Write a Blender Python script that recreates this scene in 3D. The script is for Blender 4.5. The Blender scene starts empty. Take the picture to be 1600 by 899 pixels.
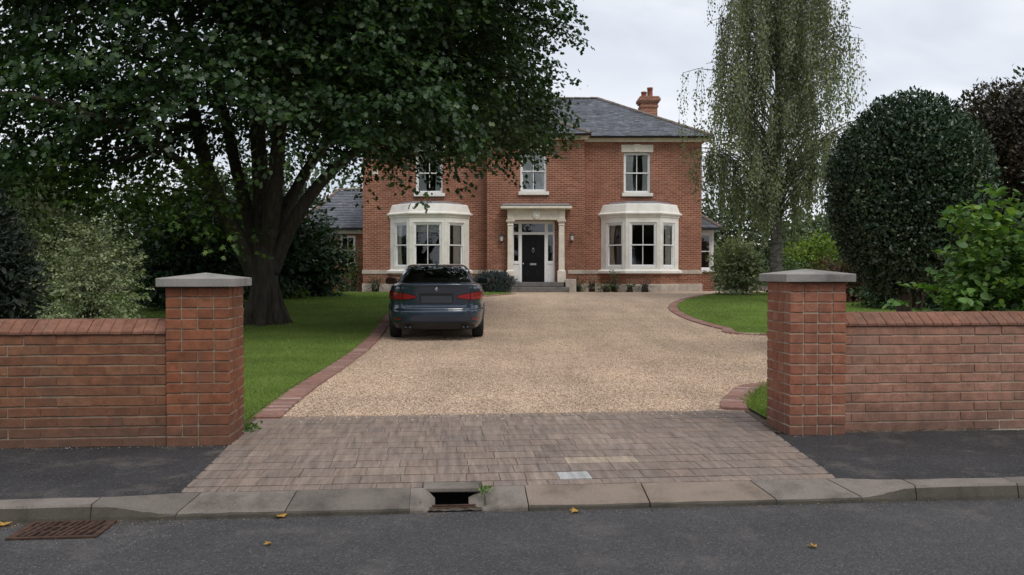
import bpy, bmesh, math, random
import numpy as np
from mathutils import Vector, Matrix
R = math.radians
C = bpy.context.scene.collection
scene = bpy.context.scene

# ---------------------------------------------------------------- camera
EYE = 1.25
FPX = 1330.0
PITCH = math.atan(24.5 / FPX)
cam_d = bpy.data.cameras.new('camera')
cam = bpy.data.objects.new('camera', cam_d)
C.objects.link(cam)
cam.location = (0, 0, EYE)
cam.rotation_euler = (R(90) - PITCH, 0, 0)
cam_d.sensor_width = 36
cam_d.lens = FPX / 1600 * 36
cam_d.clip_end = 2000
cam_d.clip_start = 0.05
scene.camera = cam

# ---------------------------------------------------------------- light
SUN_EL, SUN_AZ = 56, 150          # degrees; azimuth clockwise from +Y (behind the camera, to the right)
world = bpy.data.worlds.new('World')
scene.world = world
world.use_nodes = True
wn = world.node_tree
wn.nodes.clear()
wo = wn.nodes.new('ShaderNodeOutputWorld')
wb = wn.nodes.new('ShaderNodeBackground')
wb.inputs['Strength'].default_value = 0.10
sky = wn.nodes.new('ShaderNodeTexSky')
sky.sky_type = 'NISHITA'
sky.sun_disc = False
sky.sun_elevation = R(SUN_EL)
sky.sun_rotation = R(SUN_AZ)
wtc = wn.nodes.new('ShaderNodeTexCoord')
wmap = wn.nodes.new('ShaderNodeMapping')
wmap.inputs['Scale'].default_value = (1.0, 1.0, 2.6)
wmap.inputs['Location'].default_value = (0.55, 0.2, 0.35)
wn.links.new(wtc.outputs['Generated'], wmap.inputs['Vector'])
wno = wn.nodes.new('ShaderNodeTexNoise')
wno.inputs['Scale'].default_value = 2.4
wno.inputs['Detail'].default_value = 5
wno.inputs['Roughness'].default_value = 0.5
wno.inputs['Distortion'].default_value = 0.4
wn.links.new(wmap.outputs[0], wno.inputs['Vector'])
wr = wn.nodes.new('ShaderNodeValToRGB')
wr.color_ramp.elements[0].position = 0.36
wr.color_ramp.elements[0].color = (5.2, 5.65, 6.5, 1)
wr.color_ramp.elements[1].position = 0.60
wr.color_ramp.elements[1].color = (8.1, 8.3, 8.75, 1)
wn.links.new(wno.outputs['Fac'], wr.inputs['Fac'])
wmx = wn.nodes.new('ShaderNodeMixRGB')
wmx.inputs['Fac'].default_value = 0.93
wn.links.new(sky.outputs[0], wmx.inputs[1])
wn.links.new(wr.outputs[0], wmx.inputs[2])
wn.links.new(wmx.outputs[0], wb.inputs['Color'])
wn.links.new(wb.outputs[0], wo.inputs['Surface'])

sun_d = bpy.data.lights.new('sun', 'SUN')
sun_d.energy = 1.5
sun_d.angle = R(24)
sun_d.color = (1.0, 0.96, 0.9)
sun = bpy.data.objects.new('sun', sun_d)
C.objects.link(sun)
sdir = Vector((math.sin(R(SUN_AZ)) * math.cos(R(SUN_EL)), math.cos(R(SUN_AZ)) * math.cos(R(SUN_EL)), math.sin(R(SUN_EL))))
sun.rotation_euler = sdir.to_track_quat('Z', 'Y').to_euler()
sun.location = (0, 0, 40)

scene.view_settings.view_transform = 'Standard'
scene.view_settings.look = 'None'
scene.view_settings.exposure = 0.3
scene.view_settings.gamma = 1
scene.render.engine = 'CYCLES'
scene.cycles.max_bounces = 6
scene.cycles.transparent_max_bounces = 12
scene.cycles.use_denoising = True

# ---------------------------------------------------------------- geometry helpers
rng = np.random.default_rng(7)
rnd = random.Random(11)


def smooth(a, b, x):
    t = min(1, max(0, (x - a) / (b - a)))
    return t * t * (3 - 2 * t)


def T(Y):                                   # height of the front garden: it rises towards the house
    return 0.5 * smooth(13, 31, Y)


def at(px, py, Y):                          # a sight line of the photograph met at distance Y
    dx = (px - 800) / FPX
    du = (449.5 - py) / FPX
    dy = math.cos(PITCH) + du * math.sin(PITCH)
    dz = -math.sin(PITCH) + du * math.cos(PITCH)
    t = Y / dy
    return Vector((dx * t, Y, EYE + dz * t))


def ground(px, py):                         # the same met with the garden ground
    Y = 10
    for _ in range(60):
        a = at(px, py, 1.0)
        Y = 0.5 * Y + 0.5 * min(60, (T(Y) - EYE) / (a.z - EYE))
    return at(px, py, Y)


ST = R(5.0)                                 # the street runs 5 degrees off the house front
cS, sS = math.cos(ST), math.sin(ST)


def W(u, v, z=0.0):
    return Vector((u * cS - v * sS, u * sS + v * cS, z))


def kerb_u(px, v=4.75):
    a = (px - 800) / FPX
    Y = v / (cS - sS * a)
    return a * Y * cS + Y * sS


class MB:
    def __init__(self):
        self.v, self.f, self.m = [], [], []

    def add(self, verts, faces, mi=0):
        b = len(self.v)
        self.v.extend([tuple(p) for p in verts])
        for f in faces:
            self.f.append(tuple(i + b for i in f))
            self.m.append(mi)

    def box(self, x0, x1, y0, y1, z0, z1, mi=0, fn=None):
        p = [(x0, y0, z0), (x1, y0, z0), (x1, y1, z0), (x0, y1, z0), (x0, y0, z1), (x1, y0, z1), (x1, y1, z1), (x0, y1, z1)]
        if fn:
            p = [fn(*q) for q in p]
        self.add(p, [(0, 3, 2, 1), (4, 5, 6, 7), (0, 1, 5, 4), (1, 2, 6, 5), (2, 3, 7, 6), (3, 0, 4, 7)], mi)

    def loft(self, rings, closed=True, cap=True, mi=0):
        n = len(rings[0])
        b = len(self.v)
        for r in rings:
            self.v.extend([tuple(p) for p in r])
        for i in range(len(rings) - 1):
            for j in range(n if closed else n - 1):
                k = (j + 1) % n
                self.f.append((b + i * n + j, b + i * n + k, b + (i + 1) * n + k, b + (i + 1) * n + j))
                self.m.append(mi)
        if cap and closed:
            self.f.append(tuple(b + j for j in reversed(range(n))))
            self.f.append(tuple(b + (len(rings) - 1) * n + j for j in range(n)))
            self.m += [mi, mi]

    def tube(self, pts, radii, n=8, mi=0, cap=True, wob=0):
        pts = [Vector(p) for p in pts]
        rings = []
        ref = None
        for i, p in enumerate(pts):
            d = (pts[min(i + 1, len(pts) - 1)] - pts[max(i - 1, 0)])
            d = d.normalized() if d.length > 1e-9 else Vector((0, 0, 1))
            if ref is None:
                ref = Vector((1, 0, 0)) if abs(d.x) < .9 else Vector((0, 1, 0))
            a = (ref - d * ref.dot(d)).normalized()
            b2 = d.cross(a)
            ref = a
            r = radii[i] if hasattr(radii, '__len__') else radii
            ring = []
            for j in range(n):
                t = 2 * math.pi * j / n
                rr = r * (1 + (rnd.uniform(-wob, wob) if wob else 0))
                ring.append(p + a * (rr * math.cos(t)) + b2 * (rr * math.sin(t)))
            rings.append(ring)
        self.loft(rings, True, cap, mi)

    def lathe(self, prof, c=(0, 0, 0), n=16, mi=0, axis='z'):
        rings = []
        for r, h in prof:
            ring = []
            for j in range(n):
                t = 2 * math.pi * j / n
                a, b = r * math.cos(t), r * math.sin(t)
                q = (a, b, h) if axis == 'z' else ((h, a, b) if axis == 'x' else (b, h, a))
                ring.append((c[0] + q[0], c[1] + q[1], c[2] + q[2]))
            rings.append(ring)
        self.loft(rings, True, True, mi)

    def grid(self, P, mi=0):                 # rows of points -> quads
        n = len(P[0])
        b = len(self.v)
        for r in P:
            self.v.extend([tuple(p) for p in r])
        for i in range(len(P) - 1):
            for j in range(n - 1):
                self.f.append((b + i * n + j, b + i * n + j + 1, b + (i + 1) * n + j + 1, b + (i + 1) * n + j))
                self.m.append(mi)

    def build(self, name, mats, parent=None, off=(0, 0, 0), smooth=False, bevel=0, normals=True):
        me = bpy.data.meshes.new(name)
        ox, oy, oz = off
        me.from_pydata([(x - ox, y - oy, z - oz) for x, y, z in self.v], [], self.f)
        if not isinstance(mats, (list, tuple)):
            mats = [mats]
        for mm in mats:
            me.materials.append(mm)
        if len(mats) > 1:
            me.polygons.foreach_set('material_index', self.m)
        if normals or bevel:
            bm = bmesh.new()
            bm.from_mesh(me)
            if bevel:
                ed = [e for e in bm.edges if len(e.link_faces) == 2 and e.calc_face_angle(0) > 0.6]
                bmesh.ops.bevel(bm, geom=ed, offset=bevel, segments=1, affect='EDGES', clamp_overlap=True)
            if normals:
                bmesh.ops.recalc_face_normals(bm, faces=bm.faces)
            bm.to_mesh(me)
            bm.free()
        if smooth:
            me.polygons.foreach_set('use_smooth', [True] * len(me.polygons))
        me.update()
        o = bpy.data.objects.new(name, me)
        C.objects.link(o)
        if parent:
            o.parent = parent
        return o


def fast_mesh(name, V, F, mat, parent=None, smooth_=False, fsizes=None):
    """V (n,3) array; F (m,k) index array of equal polygons."""
    me = bpy.data.meshes.new(name)
    m, k = F.shape
    me.vertices.add(len(V))
    me.vertices.foreach_set('co', np.asarray(V, np.float32).ravel())
    me.loops.add(m * k)
    me.loops.foreach_set('vertex_index', np.asarray(F, np.int32).ravel())
    me.polygons.add(m)
    me.polygons.foreach_set('loop_start', np.arange(0, m * k, k, dtype=np.int32))
    me.materials.append(mat)
    me.update(calc_edges=True)
    o = bpy.data.objects.new(name, me)
    C.objects.link(o)
    if parent:
        o.parent = parent
    return o


def thing(name, label, cat, loc=(0, 0, 0), rz=0, group=None):
    o = bpy.data.objects.new(name, None)
    o.empty_display_size = 0.2
    C.objects.link(o)
    o.location = loc
    o.rotation_euler = (0, 0, rz)
    o['label'] = label
    o['category'] = cat
    if group:
        o['group'] = group
    return o


def tag(o, label, cat, group=None):
    o['label'] = label
    o['category'] = cat
    if group:
        o['group'] = group
    return o


def kind(o, k):
    o['kind'] = k
    return o


# ---------------------------------------------------------------- materials
class NT:
    def __init__(self, name):
        self.m = bpy.data.materials.new(name)
        self.m.use_nodes = True
        self.t = self.m.node_tree
        self.b = self.t.nodes['Principled BSDF']
        self.out = self.t.nodes['Material Output']

    def n(self, typ, **kw):
        x = self.t.nodes.new(typ)
        for k, v in kw.items():
            k2 = k.replace('_', ' ')
            if hasattr(x, k) and k not in x.inputs and k2 not in x.inputs:
                setattr(x, k, v)
            else:
                s = x.inputs[k if k in x.inputs else k2]
                if hasattr(v, 'is_linked'):
                    self.t.links.new(v, s)
                else:
                    s.default_value = v
        return x

    def link(self, a, b):
        self.t.links.new(a, b)

    def pos(self):
        return self.n('ShaderNodeNewGeometry').outputs['Position']

    def scaled(self, vec, sc):
        x = self.n('ShaderNodeMapping')
        x.inputs['Scale'].default_value = sc
        self.link(vec, x.inputs['Vector'])
        return x.outputs[0]

    def noise(self, vec, scale, detail=4, rough=.55):
        x = self.n('ShaderNodeTexNoise')
        x.inputs['Scale'].default_value = scale
        x.inputs['Detail'].default_value = detail
        x.inputs['Roughness'].default_value = rough
        if vec is not None:
            self.link(vec, x.inputs['Vector'])
        return x.outputs['Fac']

    def ramp(self, fac, stops):
        x = self.n('ShaderNodeValToRGB')
        e = x.color_ramp.elements
        while len(e) < len(stops):
            e.new(.5)
        for i, (p, c) in enumerate(stops):
            e[i].position = p
            e[i].color = (c[0], c[1], c[2], 1) if hasattr(c, '__len__') else (c, c, c, 1)
        self.link(fac, x.inputs['Fac'])
        return x.outputs['Color']

    def mix(self, a, b, fac, mode='MIX'):
        x = self.n('ShaderNodeMixRGB')
        x.blend_type = mode
        for s, v in ((0, fac), (1, a), (2, b)):
            if hasattr(v, 'is_linked'):
                self.link(v, x.inputs[s])
            elif s == 0:
                x.inputs[0].default_value = v
            else:
                x.inputs[s].default_value = (v[0], v[1], v[2], 1)
        return x.outputs[0]

    def math(self, op, a, b=0.0):
        x = self.n('ShaderNodeMath')
        x.operation = op
        for i, v in enumerate((a, b)):
            if hasattr(v, 'is_linked'):
                self.link(v, x.inputs[i])
            else:
                x.inputs[i].default_value = v
        return x.outputs[0]

    def bump(self, h, strength=.5, dist=.01, prev=None):
        x = self.n('ShaderNodeBump')
        x.inputs['Strength'].default_value = strength
        x.inputs['Distance'].default_value = dist
        self.link(h, x.inputs['Height'])
        if prev is not None:
            self.link(prev, x.inputs['Normal'])
        return x.outputs[0]

    def done(self, color=None, rough=.8, normal=None, metal=0, spec=.5):
        b = self.b
        if color is not None:
            if hasattr(color, 'is_linked'):
                self.link(color, b.inputs['Base Color'])
            else:
                b.inputs['Base Color'].default_value = (color[0], color[1], color[2], 1)
        if hasattr(rough, 'is_linked'):
            self.link(rough, b.inputs['Roughness'])
        else:
            b.inputs['Roughness'].default_value = rough
        b.inputs['Metallic'].default_value = metal
        b.inputs['Specular IOR Level'].default_value = spec
        if normal is not None:
            self.link(normal, b.inputs['Normal'])
        return self.m


def plain(name, c, rough=.6, metal=0, var=.15, scale=8, bump=0, spec=.5, rand=0):
    n = NT(name)
    p = n.pos()
    f = n.noise(p, scale, 5)
    lo = tuple(x * (1 - var) for x in c)
    hi = tuple(x * (1 + var) for x in c)
    col = n.ramp(f, [(.3, lo), (.7, hi)])
    if rand:
        oi = n.n('ShaderNodeObjectInfo').outputs['Random']
        col = n.mix(col, n.ramp(oi, [(0, 1 - rand), (1, 1 + rand)]), 1.0, 'MULTIPLY')
    nm = n.bump(n.noise(p, scale * 8, 4), .4, bump) if bump else None
    return n.done(col, rough, nm, metal, spec)


def brick_piece_mat(name, stops, dirt=(.10, .075, .06), dirt_amt=.5, low_dirt=True):
    n = NT(name)
    p = n.pos()
    oi = n.n('ShaderNodeObjectInfo').outputs['Random']
    base = n.ramp(oi, stops)
    f = n.noise(p, 14, 6, .65)
    col = n.mix(base, n.ramp(f, [(.25, .62), (.75, 1.3)]), 1.0, 'MULTIPLY')
    f3 = n.noise(p, 90, 3, .6)
    col = n.mix(col, n.ramp(f3, [(.3, .8), (.7, 1.16)]), 1.0, 'MULTIPLY')
    f2 = n.noise(n.scaled(p, (1, 1, .7)), 3.2, 5, .65)
    d = n.ramp(f2, [(.46, 0.0), (.72, dirt_amt)])
    col = n.mix(col, dirt, d)
    if low_dirt:                               # splash-back soiling: dirt that sits on the lowest courses
        z = n.n('ShaderNodeSeparateXYZ')
        n.link(p, z.inputs[0])
        g = n.math('ADD', z.outputs['Z'], n.math('MULTIPLY', n.math('SUBTRACT', n.noise(p, 5), .5), .35))
        gd = n.ramp(g, [(.02, .55), (.30, 0.0)])
        col = n.mix(col, (.085, .06, .05), gd)
    h = n.math('ADD', n.noise(p, 60, 5, .7), n.math('MULTIPLY', n.noise(p, 260, 2), .4))
    return n.done(col, .88, n.bump(h, .55, .004), 0, .25)


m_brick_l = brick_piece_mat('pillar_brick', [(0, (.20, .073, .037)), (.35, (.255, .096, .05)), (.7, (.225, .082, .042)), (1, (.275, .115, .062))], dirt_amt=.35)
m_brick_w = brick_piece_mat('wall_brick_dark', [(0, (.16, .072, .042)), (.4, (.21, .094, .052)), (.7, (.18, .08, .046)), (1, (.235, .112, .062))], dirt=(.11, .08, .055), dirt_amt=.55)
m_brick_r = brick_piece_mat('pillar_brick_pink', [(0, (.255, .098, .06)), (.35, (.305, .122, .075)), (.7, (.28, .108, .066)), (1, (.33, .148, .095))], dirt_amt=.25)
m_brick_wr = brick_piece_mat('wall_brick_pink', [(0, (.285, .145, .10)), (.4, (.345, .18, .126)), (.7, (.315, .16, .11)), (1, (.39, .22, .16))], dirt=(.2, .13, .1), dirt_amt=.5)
m_cope = brick_piece_mat('coping_brick', [(0, (.18, .083, .054)), (.5, (.22, .106, .07)), (1, (.20, .094, .062))], low_dirt=False)
m_edge = brick_piece_mat('edging_brick', [(0, (.22, .115, .092)), (.4, (.29, .155, .122)), (.75, (.25, .14, .116)), (1, (.38, .27, .23))], dirt=(.2, .15, .12), low_dirt=False)
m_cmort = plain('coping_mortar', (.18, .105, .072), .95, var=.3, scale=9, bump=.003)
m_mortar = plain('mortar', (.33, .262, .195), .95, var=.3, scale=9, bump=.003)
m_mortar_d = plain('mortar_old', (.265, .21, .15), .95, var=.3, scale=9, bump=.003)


def stone_mat(name, c, speck=.25, rough=.9, stain=.5):
    n = NT(name)
    p = n.pos()
    f = n.noise(p, 3.5, 6, .65)
    col = n.ramp(f, [(.28, tuple(x * (1 - stain) for x in c)), (.5, c), (.75, tuple(min(.85, x * 1.2) for x in c))])
    f2 = n.noise(p, 150, 3, .7)
    col = n.mix(col, n.ramp(f2, [(.3, 1 - speck), (.7, 1 + speck)]), 1.0, 'MULTIPLY')
    h = n.math('ADD', n.noise(p, 30, 5, .65), n.math('MULTIPLY', f2, .5))
    return n.done(col, rough, n.bump(h, .4, .004), 0, .3)


m_cap = stone_mat('cap_concrete', (.25, .235, .215), .22, stain=.42)
m_kerb = stone_mat('kerb_concrete', (.178, .152, .132), .3, stain=.5)
m_kerb_d = stone_mat('kerb_soiled', (.135, .117, .102), .22, stain=.45)
m_kerb_face = stone_mat('kerb_face_dark', (.085, .075, .06), .25, stain=.5)
m_kerb_y = stone_mat('kerb_sandy', (.205, .162, .13), .2, stain=.45)


def paving_mat(name, stops):
    n = NT(name)
    p = n.pos()
    rot = n.n('ShaderNodeVectorRotate')
    rot.inputs['Angle'].default_value = -ST
    n.link(p, rot.inputs['Vector'])
    v = rot.outputs[0]
    oi = n.n('ShaderNodeObjectInfo').outputs['Random']
    base = n.ramp(oi, stops)
    streak = n.noise(n.scaled(v, (24, 2.6, 1)), 1.0, 5, .65)      # wheel-worn streaks along the drive
    col = n.mix(base, n.ramp(streak, [(.25, .58), (.75, 1.45)]), 1.0, 'MULTIPLY')
    col = n.mix(col, n.ramp(n.noise(p, 120, 3), [(.3, .8), (.7, 1.2)]), 1.0, 'MULTIPLY')
    big = n.noise(p, .9, 4)
    col = n.mix(col, n.ramp(big, [(.3, .86), (.7, 1.1)]), 1.0, 'MULTIPLY')
    h = n.noise(p, 70, 5, .7)
    return n.done(col, .85, n.bump(h, .5, .005), 0, .3)


m_pave = paving_mat('paving_block', [(0, (.185, .145, .122)), (.3, (.215, .168, .14)), (.6, (.195, .155, .132)), (.85, (.23, .172, .138)), (1, (.24, .19, .155))])
m_pave_white = paving_mat('paving_block_pale', [(0, (.34, .34, .33)), (1, (.38, .38, .37))])
m_pave_sand = paving_mat('paving_block_sandy', [(0, (.29, .23, .175)), (1, (.32, .26, .2))])
m_joint = plain('jointing_sand', (.04, .034, .03), .98, var=.4, scale=20, bump=.004)


def asphalt(name, c, speck_c, speck_thr, scale, patch=.3, dust=0.0):
    n = NT(name)
    p = n.pos()
    big = n.noise(p, 1.1, 6, .6)
    col = n.ramp(big, [(.3, tuple(x * (1 - patch) for x in c)), (.7, tuple(x * (1 + patch) for x in c))])
    vo = n.n('ShaderNodeTexVoronoi')
    vo.inputs['Scale'].default_value = scale
    n.link(p, vo.inputs['Vector'])
    hs = n.n('ShaderNodeSeparateColor')
    n.link(vo.outputs['Color'], hs.inputs[0])
    sp = n.ramp(hs.outputs[0], [(speck_thr, 0.0), (speck_thr + .12, .6)])
    col = n.mix(col, speck_c, sp)
    dk = n.ramp(hs.outputs[1], [(.0, .55), (.5, 1.0), (1, 1.25)])
    col = n.mix(col, dk, 1.0, 'MULTIPLY')
    if dust:
        f = n.noise(p, 2.6, 7, .72)
        col = n.mix(col, (.20, .175, .15), n.ramp(f, [(.52, 0.0), (.75, dust)]))
    h = n.math('ADD', n.math('MULTIPLY', vo.outputs['Distance'], -1.0), n.math('MULTIPLY', n.noise(p, scale * .6, 3), .6))
    return n.done(col, .82, n.bump(h, .7, .006), 0, .4)


m_road = asphalt('road_asphalt', (.050, .0485, .051), (.15, .14, .13), .84, 140, .22, .35)
m_path = asphalt('pavement_asphalt', (.027, .0255, .027), (.13, .122, .115), .9, 120, .45, .42)

n = NT('gravel_bed')
p = n.pos()
vo = n.n('ShaderNodeTexVoronoi')
vo.inputs['Scale'].default_value = 80
n.link(p, vo.inputs['Vector'])
hs = n.n('ShaderNodeSeparateColor')
n.link(vo.outputs['Color'], hs.inputs[0])
col = n.ramp(hs.outputs[0], [(0, (.31, .21, .13)), (.3, (.455, .33, .232)), (.6, (.56, .42, .308)), (.85, (.62, .48, .368)), (1, (.68, .57, .46))])
col = n.mix(col, n.ramp(n.noise(p, .55, 5, .6), [(.3, .82), (.7, 1.12)]), 1.0, 'MULTIPLY')
col = n.mix(col, n.ramp(n.noise(p, 9, 4, .7), [(.3, .86), (.7, 1.12)]), 1.0, 'MULTIPLY')
vd = n.ramp(vo.outputs['Distance'], [(0, 1.0), (.55, 0.0)])
trk = n.noise(n.scaled(p, (1.5, .16, 1)), 1.0, 4, .6)
col = n.mix(col, n.ramp(trk, [(.32, .88), (.52, 1.02), (.7, 1.06)]), 1.0, 'MULTIPLY')
m_gravel = n.done(col, .95, n.bump(vd, .9, .012), 0, .2)
n = NT('gravel_stone')
gi = n.n('ShaderNodeObjectInfo').outputs['Random']
col = n.ramp(gi, [(0, (.27, .18, .11)), (.25, (.455, .33, .232)), (.55, (.57, .43, .315)), (.85, (.64, .50, .385)), (1, (.73, .63, .52))])
col = n.mix(col, n.ramp(n.noise(n.pos(), .55, 5, .6), [(.3, .82), (.7, 1.12)]), 1.0, 'MULTIPLY')
trk = n.noise(n.scaled(n.pos(), (1.5, .16, 1)), 1.0, 4, .6)
col = n.mix(col, n.ramp(trk, [(.32, .88), (.52, 1.02), (.7, 1.06)]), 1.0, 'MULTIPLY')
m_stone = n.done(col, .9, None, 0, .25)

m_soil = plain('soil', (.095, .07, .048), .98, var=.5, scale=14, bump=.02)
n = NT('turf')
p = n.pos()
col = n.ramp(n.noise(p, 40, 5, .7), [(.3, (.08, .13, .02)), (.7, (.155, .24, .045))])
col = n.mix(col, n.ramp(n.noise(p, .8, 4), [(.3, .8), (.7, 1.2)]), 1.0, 'MULTIPLY')
m_turf = n.done(col, .95, n.bump(n.noise(p, 90, 4, .7), .8, .02), 0, .2)


def leaf_mat(name, dark, light, tip=None, trans=.25, rough=.5, spec=.4):
    n = NT(name)
    g = n.n('ShaderNodeNewGeometry')
    ri = g.outputs['Random Per Island']
    col = n.ramp(ri, [(0, dark), (.55, tuple((a + b) / 2 for a, b in zip(dark, light))), (1, light)] if tip is None else [(0, dark), (.5, tuple((a + b) / 2 for a, b in zip(dark, light))), (.88, light), (1, tip)])
    f = n.noise(g.outputs['Position'], .7, 3)
    col = n.mix(col, n.ramp(f, [(.3, .72), (.7, 1.3)]), 1.0, 'MULTIPLY')
    n.done(col, rough, None, 0, spec)
    if trans:
        tr = n.n('ShaderNodeBsdfTranslucent')
        tc = n.mix(col, (1.5, 1.6, .6), 1.0, 'MULTIPLY')
        n.link(tc, tr.inputs['Color'])
        mx = n.n('ShaderNodeMixShader')
        mx.inputs['Fac'].default_value = trans
        n.link(n.b.outputs[0], mx.inputs[1])
        n.link(tr.outputs[0], mx.inputs[2])
        n.link(mx.outputs[0], n.out.inputs['Surface'])
    return n.m


m_maple = leaf_mat('maple_leaf', (.012, .030, .010), (.034, .070, .020), (.07, .115, .027), .24, .45)
m_maple_lit = leaf_mat('maple_leaf_backlit', (.03, .06, .014), (.075, .13, .026), (.13, .19, .035), .35, .5)  # maple leaves lit from behind: the light is painted into this brighter colour
m_birch = leaf_mat('birch_leaf', (.11, .13, .085), (.23, .265, .175), (.29, .31, .19), .38, .55)
m_holly = leaf_mat('holly_leaf', (.011, .028, .013), (.035, .066, .028), (.085, .09, .04), .06, .36, .4)
m_copper = leaf_mat('copper_leaf', (.020, .018, .012), (.058, .044, .026), (.055, .07, .03), .1, .5)
m_hazel = leaf_mat('hazel_leaf', (.05, .11, .022), (.13, .24, .05), (.25, .32, .08), .3, .5)
m_conifer = leaf_mat('conifer_leaf', (.006, .012, .007), (.016, .028, .014), None, .05, .6)
m_olive = leaf_mat('olive_leaf', (.12, .15, .075), (.27, .31, .17), (.34, .35, .2), .2, .6)
m_dark = leaf_mat('laurel_leaf', (.014, .035, .013), (.04, .085, .032), (.07, .12, .03), .15, .4)
m_mid = leaf_mat('shrub_leaf', (.03, .06, .018), (.09, .14, .045), (.13, .17, .05), .2, .5)
m_lime = leaf_mat('lime_leaf', (.07, .12, .018), (.17, .24, .04), (.26, .30, .05), .3, .5)
m_greyblue = leaf_mat('greyblue_leaf', (.022, .033, .035), (.055, .075, .08), (.09, .11, .11), .08, .6)
m_red = leaf_mat('red_leaf', (.05, .03, .02), (.12, .06, .035), (.09, .12, .04), .15, .5)
m_grassb = leaf_mat('grass_blade', (.115, .17, .03), (.20, .275, .062), (.28, .31, .10), .3, .6)
m_far = leaf_mat('far_leaf', (.03, .05, .02), (.07, .10, .04), None, .15, .6)
m_grit = leaf_mat('pale_grit', (.14, .12, .10), (.34, .30, .25), (.5, .47, .42), 0, .9)
m_crumb = leaf_mat('leaf_crumb', (.10, .065, .03), (.24, .15, .07), (.40, .26, .09), .1, .8)
m_dry = leaf_mat('dry_leaf', (.30, .16, .03), (.52, .30, .06), None, .2, .7)
m_bark = None
n = NT('bark')
p = n.pos()
b = n.noise(n.scaled(p, (9, 9, 1.6)), 1.6, 7, .7)
col = n.ramp(b, [(.3, (.03, .025, .02)), (.6, (.085, .072, .056)), (.8, (.14, .125, .10))])
m_bark = n.done(col, .95, n.bump(b, 1.0, .04), 0, .2)
n = NT('birch_bark')
p = n.pos()
b = n.noise(n.scaled(p, (4, 4, 9)), 1.5, 6, .7)
col = n.ramp(b, [(.35, (.03, .027, .024)), (.5, (.10, .092, .08)), (.75, (.21, .20, .18))])
m_birchbark = n.done(col, .9, n.bump(b, .8, .015), 0, .2)
m_twig = plain('twig', (.05, .038, .028), .9)

# house materials
def wall_brick(name, c1, c2, mortar):
    n = NT(name)
    g = n.n('ShaderNodeNewGeometry')
    sp = n.n('ShaderNodeSeparateXYZ')
    n.link(g.outputs['Position'], sp.inputs[0])
    sn = n.n('ShaderNodeSeparateXYZ')
    n.link(g.outputs['True Normal'], sn.inputs[0])
    ax = n.math('ABSOLUTE', sn.outputs['X'])
    ay = n.math('ABSOLUTE', sn.outputs['Y'])
    u = n.math('ADD', n.math('MULTIPLY', sp.outputs['X'], ay), n.math('MULTIPLY', sp.outputs['Y'], ax))
    cb = n.n('ShaderNodeCombineXYZ')
    n.link(u, cb.inputs[0])
    n.link(sp.outputs['Z'], cb.inputs[1])
    bt = n.n('ShaderNodeTexBrick')
    bt.offset = .5
    n.link(cb.outputs[0], bt.inputs['Vector'])
    for k, v in (('Scale', 1.0), ('Brick Width', .225), ('Row Height', .0755), ('Mortar Size', .009), ('Mortar Smooth', .3), ('Bias', -.1)):
        bt.inputs[k].default_value = v
    bt.inputs['Color1'].default_value = (*c1, 1)
    bt.inputs['Color2'].default_value = (*c2, 1)
    bt.inputs['Mortar'].default_value = (*mortar, 1)
    col = n.mix(bt.outputs['Color'], n.ramp(n.noise(g.outputs['Position'], .7, 6, .65), [(.3, .74), (.7, 1.22)]), 1.0, 'MULTIPLY')
    col = n.mix(col, n.ramp(n.noise(n.scaled(cb.outputs[0], (2.2, 9, 1)), 1.0, 4, .7), [(.3, .78), (.7, 1.25)]), 1.0, 'MULTIPLY')
    ef = n.noise(g.outputs['Position'], 1.7, 6, .7)
    col = n.mix(col, (.42, .30, .24), n.ramp(ef, [(.64, 0.0), (.76, .5)]))
    h = n.math('SUBTRACT', n.noise(g.outputs['Position'], 40, 4), n.math('MULTIPLY', bt.outputs['Fac'], 1.5))
    return n.done(col, .9, n.bump(h, .7, .012), 0, .2)


m_house = wall_brick('house_brick', (.235, .078, .046), (.315, .125, .078), (.41, .31, .235))
m_stonew = stone_mat('bay_stone', (.80, .77, .70), .06, .8, .16)
m_white = plain('white_paint', (.82, .82, .81), .45, var=.05)
m_cream = stone_mat('cream_stone', (.72, .66, .56), .06, .8, .18)
m_lead = plain('lead', (.20, .20, .215), .6, var=.25, scale=5, bump=.004)
m_gutter = plain('black_gutter', (.015, .015, .017), .4)
m_stepm = stone_mat('step_stone', (.17, .155, .145), .2)
m_plinth = stone_mat('plinth_stone', (.46, .40, .34), .12, .85, .35)
m_pot = plain('terracotta', (.25, .085, .05), .85, var=.3, scale=5, bump=.003)
m_doorp = plain('black_gloss_paint', (.006, .006, .007), .38, var=.2)
m_brass = plain('worn_metal', (.45, .44, .42), .35, metal=.9)
m_curtain = plain('curtain', (.74, .70, .62), .9, var=.1)
m_net = plain('net_blind', (.80, .86, .86), .9, var=.08)
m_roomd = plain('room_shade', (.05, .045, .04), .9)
m_doorp.node_tree.nodes['Principled BSDF'].inputs['Specular IOR Level'].default_value = .22
n = NT('slate')
oi = n.n('ShaderNodeNewGeometry')
col = n.ramp(oi.outputs['Random Per Island'], [(0, (.115, .124, .145)), (.5, (.138, .148, .170)), (.9, (.16, .17, .195)), (1, (.21, .21, .22))])
col = n.mix(col, n.ramp(n.noise(oi.outputs['Position'], 1.3, 6, .7), [(.3, .75), (.7, 1.3)]), 1.0, 'MULTIPLY')
col = n.mix(col, (.16, .145, .09), n.ramp(n.noise(oi.outputs['Position'], 4, 5, .7), [(.6, 0.0), (.72, .55)]))
m_slate = n.done(col, .6, n.bump(n.noise(oi.outputs['Position'], 30, 4), .4, .01), 0, .4)
m_ridge = plain('ridge_tile', (.15, .115, .095), .9, var=.35, scale=4, bump=.006)


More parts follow.
